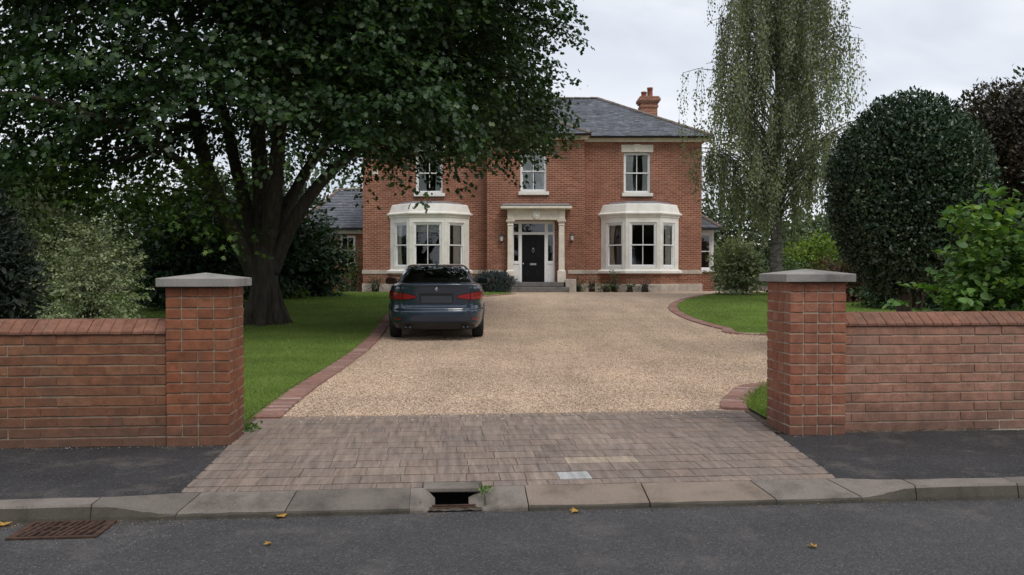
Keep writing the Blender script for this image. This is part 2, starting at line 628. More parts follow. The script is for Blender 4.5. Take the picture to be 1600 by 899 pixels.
def glass_mat(name, refl=.06, tint=.75):
    n = NT(name)
    fr = n.n('ShaderNodeFresnel')
    fr.inputs['IOR'].default_value = 1.5
    tp = n.n('ShaderNodeBsdfTransparent')
    tp.inputs['Color'].default_value = (tint, tint, tint, 1)
    gl = n.n('ShaderNodeBsdfGlossy')
    gl.inputs['Roughness'].default_value = .02
    gl.inputs['Color'].default_value = (.95, .97, 1, 1)
    mx = n.n('ShaderNodeMixShader')
    n.link(n.math('ADD', fr.outputs[0], refl), mx.inputs['Fac'])
    n.link(tp.outputs[0], mx.inputs[1])
    n.link(gl.outputs[0], mx.inputs[2])
    n.link(mx.outputs[0], n.out.inputs['Surface'])
    n.t.nodes.remove(n.b)
    return n.m


m_glass = glass_mat('window_glass', .05, .95)
m_carglass = glass_mat('car_glass', .26, .9)

# car materials
n = NT('car_paint')
n.done((.012, .027, .050), .28, None, .25, .5)
n.b.inputs['Coat Weight'].default_value = 1.0
n.b.inputs['Coat Roughness'].default_value = .06
m_paint = n.m
m_blackp = plain('black_plastic', (.012, .012, .013), .55)
m_seam = plain('panel_gap', (.003, .003, .003), .9)
m_tyre = plain('tyre_rubber', (.013, .013, .013), .9, scale=30, bump=.003)
m_rim = plain('alloy_rim', (.35, .35, .36), .3, metal=.9)
m_chrome = plain('chrome', (.62, .63, .65), .15, metal=1, var=.02)
n = NT('red_lens')
n.done((.21, .005, .014), .12, None, 0, .6)
n.b.inputs['Coat Weight'].default_value = .7
m_lens = n.m
n = NT('red_lamp_strip')
n.done((.30, .010, .024), .2, None, 0, .5)
m_lens2 = n.m
m_plate = plain('dark_plate', (.034, .046, .060), .35, var=.05)
m_plate2 = plain('dull_chrome', (.30, .31, .33), .35, metal=.9, var=.02)
m_tipm = plain('dark_chrome', (.06, .06, .065), .4, metal=.8)
m_seat = plain('seat_fabric', (.02, .02, .022), .9)
m_rust = NT('rusty_iron')
p = m_rust.pos()
m_rust = m_rust.done(m_rust.ramp(m_rust.noise(p, 22, 6, .7), [(.3, (.035, .021, .016)), (.6, (.085, .048, .034)), (.8, (.14, .08, .05))]), .9, None, .2, .3)
m_dirt = plain('gutter_dirt', (.06, .045, .033), .98, var=.6, scale=25, bump=.01)
m_lantern = plain('lantern_metal', (.03, .03, .03), .4, metal=.6)
m_lglass = plain('lantern_glass', (.7, .7, .68), .2)

# ---------------------------------------------------------------- brick helper
_bk = {}


def brick_mesh(L, Wd, H, mat, var=0, bev=.0038, jit=.0022):
    k = (round(L, 4), round(Wd, 4), round(H, 4), mat.name, var)
    if k in _bk:
        return _bk[k]
    r = random.Random(hash(k[:3]) + var * 77)
    bm = bmesh.new()
    bmesh.ops.create_cube(bm, size=1)
    for v in bm.verts:
        v.co = Vector((v.co.x * L + r.uniform(-jit, jit), v.co.y * Wd + r.uniform(-jit, jit), v.co.z * H + r.uniform(-jit, jit)))
    bmesh.ops.bevel(bm, geom=list(bm.edges), offset=bev, segments=1, affect='EDGES', clamp_overlap=True)
    me = bpy.data.meshes.new('brick')
    bm.to_mesh(me)
    bm.free()
    me.materials.append(mat)
    _bk[k] = me
    return me


def put(name, me, parent, loc, rz=0.0, rx=0.0, ry=0.0):
    o = bpy.data.objects.new(name, me)
    C.objects.link(o)
    o.parent = parent
    o.location = loc
    o.rotation_euler = (rx, ry, rz)
    return o


# ---------------------------------------------------------------- road, pavement, kerbs
ZR = -0.09
mb = MB()
U0, U1 = -70, 70
us = [-70, -30, -12, -6, -3, 0, 3, 6, 12, 30, 70]
vs = [-4.4, -2, 0, 2, 3.5, 4.762]
mb.grid([[W(u, v, ZR) for u in us] for v in vs])
kind(mb.build('road', m_road), 'structure')

mb = MB()
mb.grid([[W(u, v, 0.0) for u in us] for v in (-6.6, -5.5, -4.35)])
mb.grid([[W(u, -4.35, z) for u in us] for z in (0.0, ZR - .05)])
kind(mb.build('far_pavement', m_path), 'structure')

VK0, VK1, VKD = 4.73, 4.875, 4.945
KU = [kerb_u(x) for x in (-200, 140, 275, 445, 640, 662)]
KR = [kerb_u(x) for x in (756, 825, 1015, 1212, 1345, 1432, 1592, 1760)]
mb = MB()


def apron_l(v):
    return -1.46 - (v - 5.07) * .035


def apron_r(v):
    return 2.42 + (v - 5.0) * .135




def v_front(u):                                      # back edge of the kerb, which is deeper where it is dropped
    if u < 0:
        k = (u - KU[1]) / (KU[2] + .05 - KU[1])
    else:
        k = (KR[5] - u) / (KR[5] - KR[4] + .07)
    return VK1 + (VKD - VK1) * smooth(0, 1, k) - .003


for lft in (True, False):
    rows = []
    if lft:
        uu_ = [-70, -20, -8, -4, -2.6] + list(np.linspace(KU[1] - .05, -1.0, 16))
    else:
        uu_ = list(np.linspace(1.9, KR[5] + .05, 16)) + [4, 5, 9, 22, 70]
    for q_ in (0, .15, .4, .7, 1):
        row = []
        for u in uu_:
            v = v_front(u) + (6.36 - v_front(u)) * q_
            row.append(W(min(u, apron_l(v) + .015) if lft else max(u, apron_r(v) - .015), v, -0.004))
        rows.append(row)
    mb.grid(rows)
kind(mb.build('pavement', m_path), 'structure')

kerb = kind(bpy.data.objects.new('kerb', None), 'structure')
C.objects.link(kerb)
FULL = [(VK0 - .005, ZR - .1), (VK0, ZR + .02), (VK0 + .012, -.016), (VK0 + .022, -.004), (VK1, 0.001), (VK1, ZR - .1)]
DROP = [(VK0 - .012, ZR - .1), (VK0 - .010, ZR + .018), (VK0 - .004, ZR + .029), (VK0 + .010, ZR + .036), (VKD, -.002), (VKD, ZR - .1)]


def kerb_stone(u0, u1, A, B, mat=None, skew0=0, skew1=0, n_=6):
    mb = MB()
    rings = []
    g = .004
    for i in range(n_ + 1):
        t = i / n_
        s = t * t * (3 - 2 * t)
        ring = []
        for (a, b) in zip(A, B):
            v = a[0] + (b[0] - a[0]) * s
            z = a[1] + (b[1] - a[1]) * s
            k = (v - VK0) / (VK1 - VK0)
            u = (u0 + g + skew0 * k) + ((u1 - g + skew1 * k) - (u0 + g + skew0 * k)) * t
            jz = rnd.uniform(-.0022, .0022)
            ring.append(W(u, v + rnd.uniform(-.0022, .0022), z + jz))
        rings.append(ring)
    mb.loft(rings)
    nr = len(A)
    for i in range(len(mb.f) - 2):                # the face towards the road takes a darker material
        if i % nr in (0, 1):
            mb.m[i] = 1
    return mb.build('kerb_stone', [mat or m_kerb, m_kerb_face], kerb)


x = KU[0]
for i in range(4):
    kerb_stone(x - .915, x, FULL, FULL)
    x -= .915
kerb_stone(KU[0], KU[1], FULL, FULL)
kerb_stone(KU[1], KU[2], FULL, DROP, m_kerb_d, 0, .05, 10)
kerb_stone(KU[2], KU[3], DROP, DROP, None, .05, .02)
kerb_stone(KU[3], KU[4], DROP, DROP, m_kerb_d, .02)
kerb_stone(KR[1], KR[2], DROP, DROP, m_kerb_y)
kerb_stone(KR[2], KR[3], DROP, DROP, m_kerb_y, 0, -.05)
kerb_stone(KR[3], KR[4], DROP, DROP, None, -.05, -.07)
kerb_stone(KR[4], KR[5], DROP, FULL, None, -.07, 0, 10)
kerb_stone(KR[5], KR[6], FULL, FULL)
kerb_stone(KR[6], KR[7], FULL, FULL, m_kerb_d)
x = KR[7]
for i in range(4):
    kerb_stone(x, x + .915, FULL, FULL)
    x += .915
mb = MB()
for a, b in ((-70, KU[0] - 4 * .915 - .003), (x + .003, 70)):
    mb.loft([[W(a, v, z) for v, z in FULL], [W(b, v, z) for v, z in FULL]])
o = mb.build('kerb_run', m_kerb, kerb)

mb = MB()                                            # concrete bed under the stones
for a, b in ((-70, KU[4] + .01), (KR[1] - .01, 70)):
    mb.grid([[W(u, v, ZR - .02) for u in np.linspace(a, b, 6)] for v in (4.755, 5.05)])
mb.build('kerb_bed', m_joint, kerb)

# kerb inlet: a drain opening in the dropped kerb
ui0, ui1 = KU[4] - .002, KR[1] - .002
uo0, uo1 = KU[5] + .01, KR[0] - .01                 # the opening itself
inl = thing('kerb_inlet', 'dark drain inlet opening in the middle of the dropped kerb', 'drain', W((ui0 + ui1) / 2, VK0, ZR), ST)
offi = tuple(W((ui0 + ui1) / 2, VK0, ZR))


def street_local(P, o):
    d = Vector(P) - Vector(o)
    return (d.x * cS + d.y * sS, -d.x * sS + d.y * cS, d.z)


def build_local(mb, name, mat, parent, o, **k):
    mb.v = [street_local(p, o) for p in mb.v]
    return mb.build(name, mat, parent, **k)


mb = MB()                                            # left cheek block, curving into the opening
rings = []
for i in range(7):
    t = i / 6
    u = ui0 + (uo0 + .05 - ui0) * t
    dz = -.0 if t < .45 else -.062 * ((t - .45) / .55) ** 1.4
    dv = 0 if t < .4 else .035 * ((t - .4) / .6)
    rings.append([W(u, v + (dv if k < 4 else 0), max(ZR - .1, z + (dz if 0 < k < 5 else 0))) for k, (v, z) in enumerate(DROP)])
mb.loft(rings)
build_local(mb, 'cheek_block', m_kerb, inl, offi)
mb = MB()
rings = []
for i in range(9):
    t = i / 8
    u = (uo1 - .07) + (ui1 - (uo1 - .07)) * t
    dz = -.062 * max(0, 1 - t / .5) ** 1.3
    dv = .04 * max(0, 1 - t / .5)
    rings.append([W(u, v + (dv if k < 4 else 0), max(ZR - .1, z + (dz if 0 < k < 5 else 0))) for k, (v, z) in enumerate(DROP)])
mb.loft(rings)
build_local(mb, 'cheek_block', m_kerb, inl, offi)
mb = MB()                                            # lintel slab over the hole
mb.box(uo0 - .02, uo1 + .0, VKD - .006, VKD + .13, -.034, -.004, fn=lambda u, v, z: W(u, v + .01 * math.cos((u - uo0) * 9), z))
build_local(mb, 'lintel_slab', m_kerb, inl, offi, bevel=.006)
mb = MB()                                            # dark chamber behind
ZC = -.30
mb.grid([[W(uo0 - .03, v, z) for v in (VK0 + .04, VK1 + .40)] for z in (ZC, -.036)])
mb.grid([[W(uo1 + .02, v, z) for v in (VK0 + .04, VK1 + .40)] for z in (ZC, -.036)])
mb.grid([[W(u, VK1 + .40, z) for u in (uo0 - .03, uo1 + .02)] for z in (ZC, -.036)])
mb.grid([[W(u, v, ZC) for u in (uo0 - .03, uo1 + .02)] for v in (VK0 + .05, VK1 + .40)])
mb.grid([[W(u, v, -.037) for u in (uo0 - .03, uo1 + .02)] for v in (VKD + .1, VK1 + .40)])
build_local(mb, 'chamber', m_seam, inl, offi)
mb = MB()
mb.grid([[W(u, v, ZR + .004 - .9 * max(0, v - VK0 - .06) + .01 * rnd.random()) for u in np.linspace(uo0 + .0, uo1, 14)] for v in np.linspace(VK0 + .005, VK0 + .17, 8)])
build_local(mb, 'silt_bed', m_dirt, inl, offi)
for k in range(2):
    mb = MB()
    mb.tube([W(uo0 + .02, VK0 + .06 + .045 * k, ZR + .010), W(uo1 - .03, VK0 + .06 + .045 * k, ZR + .010)], .006, 6)
    build_local(mb, 'inlet_bar', m_rust, inl, offi)

# road gully grate beside the kerb on the left
gu = kerb_u(86, 4.5)
gc = W(gu, 4.57, ZR)
gr = thing('gully_grate', 'rusty iron drain grate in the road below the full height kerb', 'drain grate', gc, ST)
GW, GD = .19, .125
mb = MB()
mb.box(-GW - .03, GW + .03, -GD - .02, -GD, 0.001, .012)
mb.box(-GW - .03, GW + .03, GD, GD + .015, 0.001, .012)
mb.box(-GW - .03, -GW, -GD + .001, GD - .001, 0.001, .0115)
mb.box(GW, GW + .03, -GD + .001, GD - .001, 0.001, .0115)
mb.build('frame', m_rust, gr, bevel=.002)
mb = MB()
mb.grid([[(u, v, .0022) for u in (-GW, GW)] for v in (-GD, GD)])
mb.build('pit', m_seam, gr)
for k in range(10):
    mb = MB()
    u = -GW + .02 + k * (2 * GW - .04) / 9 + rnd.uniform(-.006, .006)
    sk = .02
    mb.box(-.0085, .0085, -GD + .002, GD - .002, .003, .0135, fn=lambda a, b, c: (u + a + b * .18, b, c + rnd.uniform(-.0035, .0025)))
    mb.build('bar', m_rust, gr)
for k in range(2):
    mb = MB()
    v = -GD / 3 + k * GD * .66
    mb.box(-GW + .002, GW - .002, v - .007, v + .007, .0025, .0105)
    mb.build('cross_bar', m_rust, gr)

# ---------------------------------------------------------------- block-paved apron
VA0, VA1 = VKD + .004, 7.47
apron = kind(bpy.data.objects.new('driveway_apron', None), 'structure')
C.objects.link(apron)
mb = MB()
for (v0, v1, ul, ur) in ((VA0 + .17, VA1, None, None), (VA0, VA0 + .17, None, uo0 - .03), (VA0, VA0 + .17, uo1 + .02, None)):
    rows = []
    for v in np.linspace(v0, v1, 8):
        a = apron_l(v) if ul is None else ul
        b = apron_r(v) if ur is None else ur
        rows.append([W(a + (b - a) * t, v, -.032) for t in np.linspace(0, 1, 9)])
    mb.grid(rows)
mb.build('jointing_sand', m_joint, apron)
rows_v = [VA0]
while rows_v[-1] < VA1 - .12:
    rows_v.append(rows_v[-1] + (.128 if len(rows_v) == 1 else .195 + .02 * rnd.random()))
rows_v[-1] = VA1
npave = 0
for r in range(len(rows_v) - 1):
    v0, v1 = rows_v[r], rows_v[r + 1]
    vm = (v0 + v1) / 2
    a, b = apron_l(vm), apron_r(vm)
    us_ = [a, a + .2]
    u = a + .2 + rnd.uniform(.06, .2)
    us_.append(u)
    while u < b - .54:
        u += rnd.choice((.125, .16, .20, .20, .24, .28))
        us_.append(u)
    us_ += [b - .205, b]
    us_ = sorted(us_)
    for i in range(len(us_) - 1):
        u0, u1 = us_[i], us_[i + 1]
        if u1 - u0 < .05:
            continue
        if r == 0 and u1 > uo0 - .03 and u0 < uo1 + .01:
            if u0 < uo0 - .06:
                u1 = uo0 - .025
            elif u1 > uo1 + .06:
                u0 = uo1 + .01
            else:
                continue
        bm_ = MB()
        g = .0165
        gu_ = .0006
        nx = 2
        zj = rnd.uniform(-.0008, .0008)
        tx, ty = rnd.uniform(-.002, .002), rnd.uniform(-.002, .002)
        ed = .007
        sk0 = 0
        if i == 0:
            q = [(apron_l(v0) + gu_, v0 + g), (u1 - gu_, v0 + g), (u1 - gu_, v1 - g), (apron_l(v1) + gu_, v1 - g)]
        elif i == len(us_) - 2:
            q = [(u0 + gu_, v0 + g), (apron_r(v0) - gu_, v0 + g), (apron_r(v1) - gu_, v1 - g), (u0 + gu_, v1 - g)]
        else:
            q = [(u0 + gu_, v0 + g), (u1 - gu_, v0 + g), (u1 - gu_, v1 - g), (u0 + gu_, v1 - g)]
        jt = lambda: rnd.uniform(-.0007, .0007)
        q = [(x_ + jt(), y_ + jt()) for x_, y_ in q]
        um = sum(x_ for x_, _ in q) / 4
        zt = lambda x_, y_: zj + (x_ - um) * tx * 3 + (y_ - vm) * ty * 3
        bot = [(x_, y_, -.06) for x_, y_ in q]
        mid = [(x_, y_, zt(x_, y_) - .005) for x_, y_ in q]
        top = [(x_ + (.0018 if k in (0, 3) else -.0018), y_ + (ed if k in (0, 1) else -ed), zt(x_, y_)) for k, (x_, y_) in enumerate(q)]
        bm_.loft([[W(*p_) for p_ in ring] for ring in (bot, mid, top)])
        px_um = um
        mat = m_pave
        o = bm_.build('paving_block', mat, apron, normals=False)
        npave += 1
        o['_uv'] = (um, vm, u1 - u0)
# the pale blocks right of the inlet
def near_block(px, py, wmax=.3):
    Y = EYE * FPX / (py - 425)
    X = (px - 800) / FPX * Y
    u_, v_ = X * cS + Y * sS, -X * sS + Y * cS
    return min((c for c in apron.children if c.name.startswith('paving_block') and c['_uv'][2] < wmax), key=lambda c: (c['_uv'][0] - u_) ** 2 + 12 * (c['_uv'][1] - v_) ** 2)


for px_, py_, mm, lb in ((900, 744, m_pave_white, 'pale whitish worn paving block'), (925, 724, m_pave_sand, 'sandy pale paving block'), (960, 722, m_pave_sand, 'sandy pale paving block')):
    o = near_block(px_, py_, .215 if mm is m_pave_white else .3)
    o.data.materials[0] = mm
    o['label'] = lb
for c in apron.children:
    if '_uv' in c:
        del c['_uv']

# ---------------------------------------------------------------- gate pillars and boundary walls
def pillar(uc, v0, courses, ch, matb, matm, label):
    SW = .452
    o = thing('gate_pillar', label, 'gate pillar', W(uc, v0 + SW / 2, -.01), ST, 'brick gate pillars at the drive')
    mb = MB()
    H = courses * ch
    mb.box(-SW / 2 + .007, SW / 2 - .007, -SW / 2 + .007, SW / 2 - .007, -.1, H - .002)
    mb.build('mortar', matm, o)
    for c in range(courses):
        z = c * ch + ch / 2
        n4 = 4
        odd = c % 2
        pat = [.1125] * 4
        if rnd.random() < .35 and matb is m_brick_l:
            pat = rnd.choice(([.225, .1125, .1125], [.1125, .225, .1125], [.1125, .1125, .225], [.225, .225]))
        bw = .1025
        # front and back rows run the full width, side rows fit between them
        for side in range(4):
            ln = SW if side < 2 else SW - 2 * bw - .012
            ps = pat if side == 0 else ([.1125] * 4 if side == 1 else [.118, .118])
            sc = ln / sum(ps)
            s = -ln / 2
            for pz in ps:
                w_ = pz * sc
                me = brick_mesh(w_ - .008, bw, ch - .009, matb, rnd.randrange(3))
                e = rnd.uniform(-.0015, .0018)
                m_ = s + w_ / 2
                if side == 0:
                    put('brick', me, o, (m_, -SW / 2 + bw / 2 - e, z), rnd.uniform(-.004, .004))
                elif side == 1:
                    put('brick', me, o, (m_, SW / 2 - bw / 2 + e, z))
                elif side == 2:
                    put('brick', me, o, (-SW / 2 + bw / 2 - e, m_, z), R(90))
                else:
                    put('brick', me, o, (SW / 2 - bw / 2 + e, m_, z), R(90))
                s += w_
    mb = MB()
    cw = SW / 2 + .05
    sq = lambda a, z: [(-a, -a, z), (a, -a, z), (a, a, z), (-a, a, z)]
    mb.loft([sq(cw, H), sq(cw, H + .062)], cap=True)
    b = len(mb.v)
    mb.f.pop()
    mb.m.pop()
    mb.v.append((0, 0, H + .102))
    for k in range(4):
        mb.f.append((b - 4 + k, b - 4 + (k + 1) % 4, b))
        mb.m.append(0)
    mb.build('cap_stone', m_cap, o, bevel=.004)
    return o


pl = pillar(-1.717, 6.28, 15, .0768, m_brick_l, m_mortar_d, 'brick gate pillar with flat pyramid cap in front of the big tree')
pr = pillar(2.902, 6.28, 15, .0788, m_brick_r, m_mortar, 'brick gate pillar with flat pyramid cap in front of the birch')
PLL, PRR = -1.717 - .226, 2.902 + .226


def wall_run(u0, u1, vf, ch, matb, matm, label):
    L = u1 - u0
    o = thing('garden_wall', label, 'garden wall', W((u0 + u1) / 2, vf + .11, -.01), ST, 'low brick walls beside the gate')
    mb = MB()
    H = ch * 11
    mb.box(-L / 2, L / 2, -.11 + .006, .10, -.1, H - .001)
    mb.build('mortar', matm, o)
    for c in range(11):
        x_ = -L / 2 - (.1125 if c % 2 else 0)
        while x_ < L / 2 - .01:
            a, b = max(x_, -L / 2), min(x_ + .225, L / 2)
            if b - a > .03:
                ln = b - a
                me = brick_mesh(round(ln, 2) - .0025, .1025, ch - .0095, matb, rnd.randrange(4))
                put('brick', me, o, ((a + b) / 2, -.11 + .051 - rnd.uniform(-.0015, .0025), c * ch + ch / 2 + rnd.uniform(-.0012, .0012)), rnd.uniform(-.004, .004), 0, rnd.uniform(-.003, .003))
            x_ += .225
    # canted coping bricks laid on edge
    cs = []
    for var in range(3):
        mb2 = MB()
        hw = .0372
        prof = [(-.125, H + .001), (-.125, H + .022), (-.118, H + .028), (-.012, H + .098), (.0, H + .102), (.125, H + .102), (.125, H + .001)]
        jz = rnd.uniform(-.002, .002)
        mb2.loft([[(-hw, y_, z_ + jz) for y_, z_ in prof], [(hw, y_, z_ - jz) for y_, z_ in prof]])
        tmp = mb2.build('coping_brick', m_cope, o, bevel=.003)
        cs.append(tmp.data)
        bpy.data.objects.remove(tmp)
    nn = int(L / .0765)
    for k in range(nn):
        put('coping_brick', cs[rnd.randrange(3)], o, (-L / 2 + (k + .5) * L / nn, rnd.uniform(-.002, .002), rnd.uniform(-.0015, .0015)))
    mb = MB()
    mb.box(-L / 2, L / 2, -.118, .11, H, H + .02)
    mb.box(-L / 2, L / 2, -.02, .11, H + .02, H + .088)
    mb.build('coping_mortar', m_cmort, o)
    return o


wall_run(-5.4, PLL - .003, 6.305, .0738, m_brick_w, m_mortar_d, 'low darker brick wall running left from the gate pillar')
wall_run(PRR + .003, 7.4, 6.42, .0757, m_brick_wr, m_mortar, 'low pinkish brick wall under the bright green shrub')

# ---------------------------------------------------------------- garden ground, gravel, lawns
Ys = list(np.arange(6.0, 34, .5)) + [36, 40, 50, 70, 110, 200]
mb = MB()
Xs = [-160, -60, -25, -12, -8, -4, 0, 4, 8, 12, 25, 60, 160]


def street_y(X, v):                                  # Y where the street line v is met at X
    return (v + X * sS) / cS


rows = []
for Y in Ys:
    rows.append([(X, max(Y, street_y(X, 6.37)) if Y < 30 else Y, T(Y) - .045) for X in Xs])
mb.grid(rows)
kind(mb.build('ground', m_soil), 'structure')


def poly_world(pts):
    return [ground(*p) for p in pts]


# right-hand boundary of the left lawn, from gate to front door
LE = poly_world([(399, 655), (436, 626), (472, 601), (507, 580), (537, 560), (558, 545), (576, 529), (590, 512), (600, 498), (613, 487), (640, 476), (690, 468), (745, 464), (800, 459.5)])
# island lawn: from its near edge round the tip to the far side
IE = poly_world([(1196, 523), (1140, 514), (1094, 502), (1068, 491), (1057, 482), (1062, 474), (1085, 466), (1132, 459.2)])
# little corner lawn by the right pillar
CE = poly_world([(1166, 641), (1163, 632), (1174, 618), (1196, 606)])


def edge_x(E, Y):
    for a, b in zip(E[:-1], E[1:]):
        if (a.y <= Y <= b.y):
            t = (Y - a.y) / max(1e-6, b.y - a.y)
            return a.x + (b.x - a.x) * t
    return E[0].x if Y < E[0].y else E[-1].x


def smooth_line(E, step=.1):
    P = [Vector((p.x, p.y)) for p in E]
    out = []
    for i in range(len(P) - 1):
        p0, p1, p2, p3 = P[max(i - 1, 0)], P[i], P[i + 1], P[min(i + 2, len(P) - 1)]
        n_ = max(2, int((p2 - p1).length / .05))
        for k in range(n_):
            t = k / n_
            out.append(.5 * ((2 * p1) + (-p0 + p2) * t + (2 * p0 - 5 * p1 + 4 * p2 - p3) * t * t + (-p0 + 3 * p1 - 3 * p2 + p3) * t ** 3))
    out.append(P[-1])
    res = [out[0]]
    acc = 0
    for a, b in zip(out[:-1], out[1:]):
        d = (b - a).length
        while acc + d >= step:
            f = (step - acc) / d
            a = a.lerp(b, f)
            res.append(a.copy())
            d = (b - a).length
            acc = 0
        acc += d
    return res


LEs = [Vector((p.x, p.y, T(p.y))) for p in smooth_line(LE, .1)]
IEs = [Vector((p.x, p.y, T(p.y))) for p in smooth_line([Vector((p.x, p.y)) for p in ([Vector((IE[0].x + 5, IE[0].y - .35, 0))] + IE + [Vector((IE[-1].x + 1.6, IE[-1].y + .5, 0))])], .1)]
CEs = [Vector((p.x, p.y, T(p.y))) for p in smooth_line(CE, .1)]

# gravel sheet
mb = MB()
rows = []
for Y in np.arange(7.2, 33.4, .4):
    rows.append([(X, max(Y, street_y(X, 7.465)), T(Y) - .004) for X in np.linspace(-4.5, 16, 24)])
mb.grid(rows)
kind(mb.build('gravel_drive', m_gravel, normals=False), 'structure')

LAWN_H = .03
for fa, fb in ((lambda v: -3.4, lambda v: apron_l(v) - .002), (lambda v: apron_r(v) + .002, lambda v: 4.4)):   # soil behind the walls
    mb = MB()
    rows = []
    for v in np.arange(6.37, 7.62, .04):
        a, b = fa(v), fb(v)
        rows.append([W(a + (b - a) * t, v, -.004 + rnd.uniform(-.008, .012)) for t in np.linspace(0, 1, 40)])
    mb.grid(rows)
    kind(mb.build('soil', m_soil, normals=False, smooth=True), 'structure')


def lawn(name, xl, xr, y0, y1, dy=.25, ncol=10):
    mb = MB()
    rows = []
    yy = list(np.arange(y0, y1, dy)) + [y1]
    for Y in yy:
        a, b = xl(Y), xr(Y)
        rows.append([(a + (b - a) * (1 - (1 - t) ** 2 if name == 'x' else t), Y, T(Y) + LAWN_H - .012) for t in np.linspace(0, 1, ncol)])
    mb.grid(rows)
    return kind(mb.build(name, m_turf, normals=False), 'structure')


lawn('lawn', lambda Y: -40 if Y > 10 else -14, lambda Y: min(edge_x(LEs, Y), edge_x(LEs, Y)) - .05, 6.72, 31.0)
lawn('lawn', lambda Y: edge_x(IEs, Y) + .05, lambda Y: 34, IEs[0].y + .02, IEs[-1].y, .15)
lawn('lawn', lambda Y: max(2.09, edge_x(CEs, Y) + .03) if Y < 7.75 else edge_x(CEs, Y) + .03, lambda Y: 12, 6.98, max(p.y for p in CEs) + .25, .1)


def edging(pts, width, side, label, join_from=None):
    root = kind(bpy.data.objects.new('brick_edging', None), 'structure')
    C.objects.link(root)
    meshes = [brick_mesh(.092, width, .07, m_edge, v_, .006) for v_ in range(4)]
    far = MB()
    cnt = 0
    for i in range(len(pts) - 1):
        a, b = pts[i], pts[i + 1]
        d = (b - a)
        c = (a + b) / 2
        nrm = Vector((-d.y, d.x, 0)).normalized() * side
        c = c + nrm * (width / 2 - .02)
        ang = math.atan2(d.y, d.x)
        c.z = T(c.y) + .0 - .012 + rnd.uniform(-.002, .003)
        if cnt < 290:
            put('edging_brick', meshes[rnd.randrange(4)], root, c, ang + rnd.uniform(-.02, .02))
            cnt += 1
        else:
            ca, sa = math.cos(ang), math.sin(ang)
            far.box(-.046, .046, -width / 2, width / 2, -.035, .034, fn=lambda x_, y_, z_: (c.x + x_ * ca - y_ * sa, c.y + x_ * sa + y_ * ca, c.z + z_))
    if far.v:
        kind(far.build('edging_run', m_edge, root), 'stuff')
    return root


edging(LEs, .23, -1, '')
edging(list(reversed(IEs)), .23, -1, '')
CEo = [Vector((p.x, p.y, 0)) for p in smooth_line(CE + [Vector((CE[-1].x + .9, CE[-1].y + .35, 0))], .095)]
edging(list(reversed(CEo)), .24, -1, '')

# ---------------------------------------------------------------- the house
HX, HY, HZ = 0.8, 33.0, 0.5
HO = (HX, HY, HZ)
house = thing('brick_house', 'large red brick house with two white bay windows and a slate hipped roof', 'house', HO)


class Face:
    """a vertical wall plane: s along it, d inwards, z up"""

    def __init__(self, p0, p1):
        self.p0 = Vector((p0[0], p0[1], 0))
        v = Vector((p1[0] - p0[0], p1[1] - p0[1], 0))
        self.L = v.length
        self.d = v.normalized()
        self.n = Vector((self.d.y, -self.d.x, 0))

    def __call__(self, s, d, z):
        q = self.p0 + self.d * s - self.n * d
        return (q.x, q.y, z)


def wall_open(mb, F, s0, s1, z0, z1, ops, thick, mi=0):
    ss = sorted({s0, s1, *[q for o in ops for q in o[:2]]})
    zs = sorted({z0, z1, *[q for o in ops for q in o[2:4]]})
    for i in range(len(ss) - 1):
        for j in range(len(zs) - 1):
            sm, zm = (ss[i] + ss[i + 1]) / 2, (zs[j] + zs[j + 1]) / 2
            if any(o[0] < sm < o[1] and o[2] < zm < o[3] for o in ops):
                continue
            mb.add([F(ss[i], 0, zs[j]), F(ss[i + 1], 0, zs[j]), F(ss[i + 1], 0, zs[j + 1]), F(ss[i], 0, zs[j + 1])], [(0, 1, 2, 3)], mi)
    for a, b, c, d in ops:
        for q in (((a, c), (b, c)), ((b, c), (b, d)), ((b, d), (a, d)), ((a, d), (a, c))):
            (sa, za), (sb, zb) = q
            mb.add([F(sa, 0, za), F(sb, 0, zb), F(sb, thick, zb), F(sa, thick, za)], [(0, 1, 2, 3)], mi)


def fbox(mb, F, s0, s1, d0, d1, z0, z1, mi=0):
    mb.box(s0, s1, d0, d1, z0, z1, mi, fn=F)


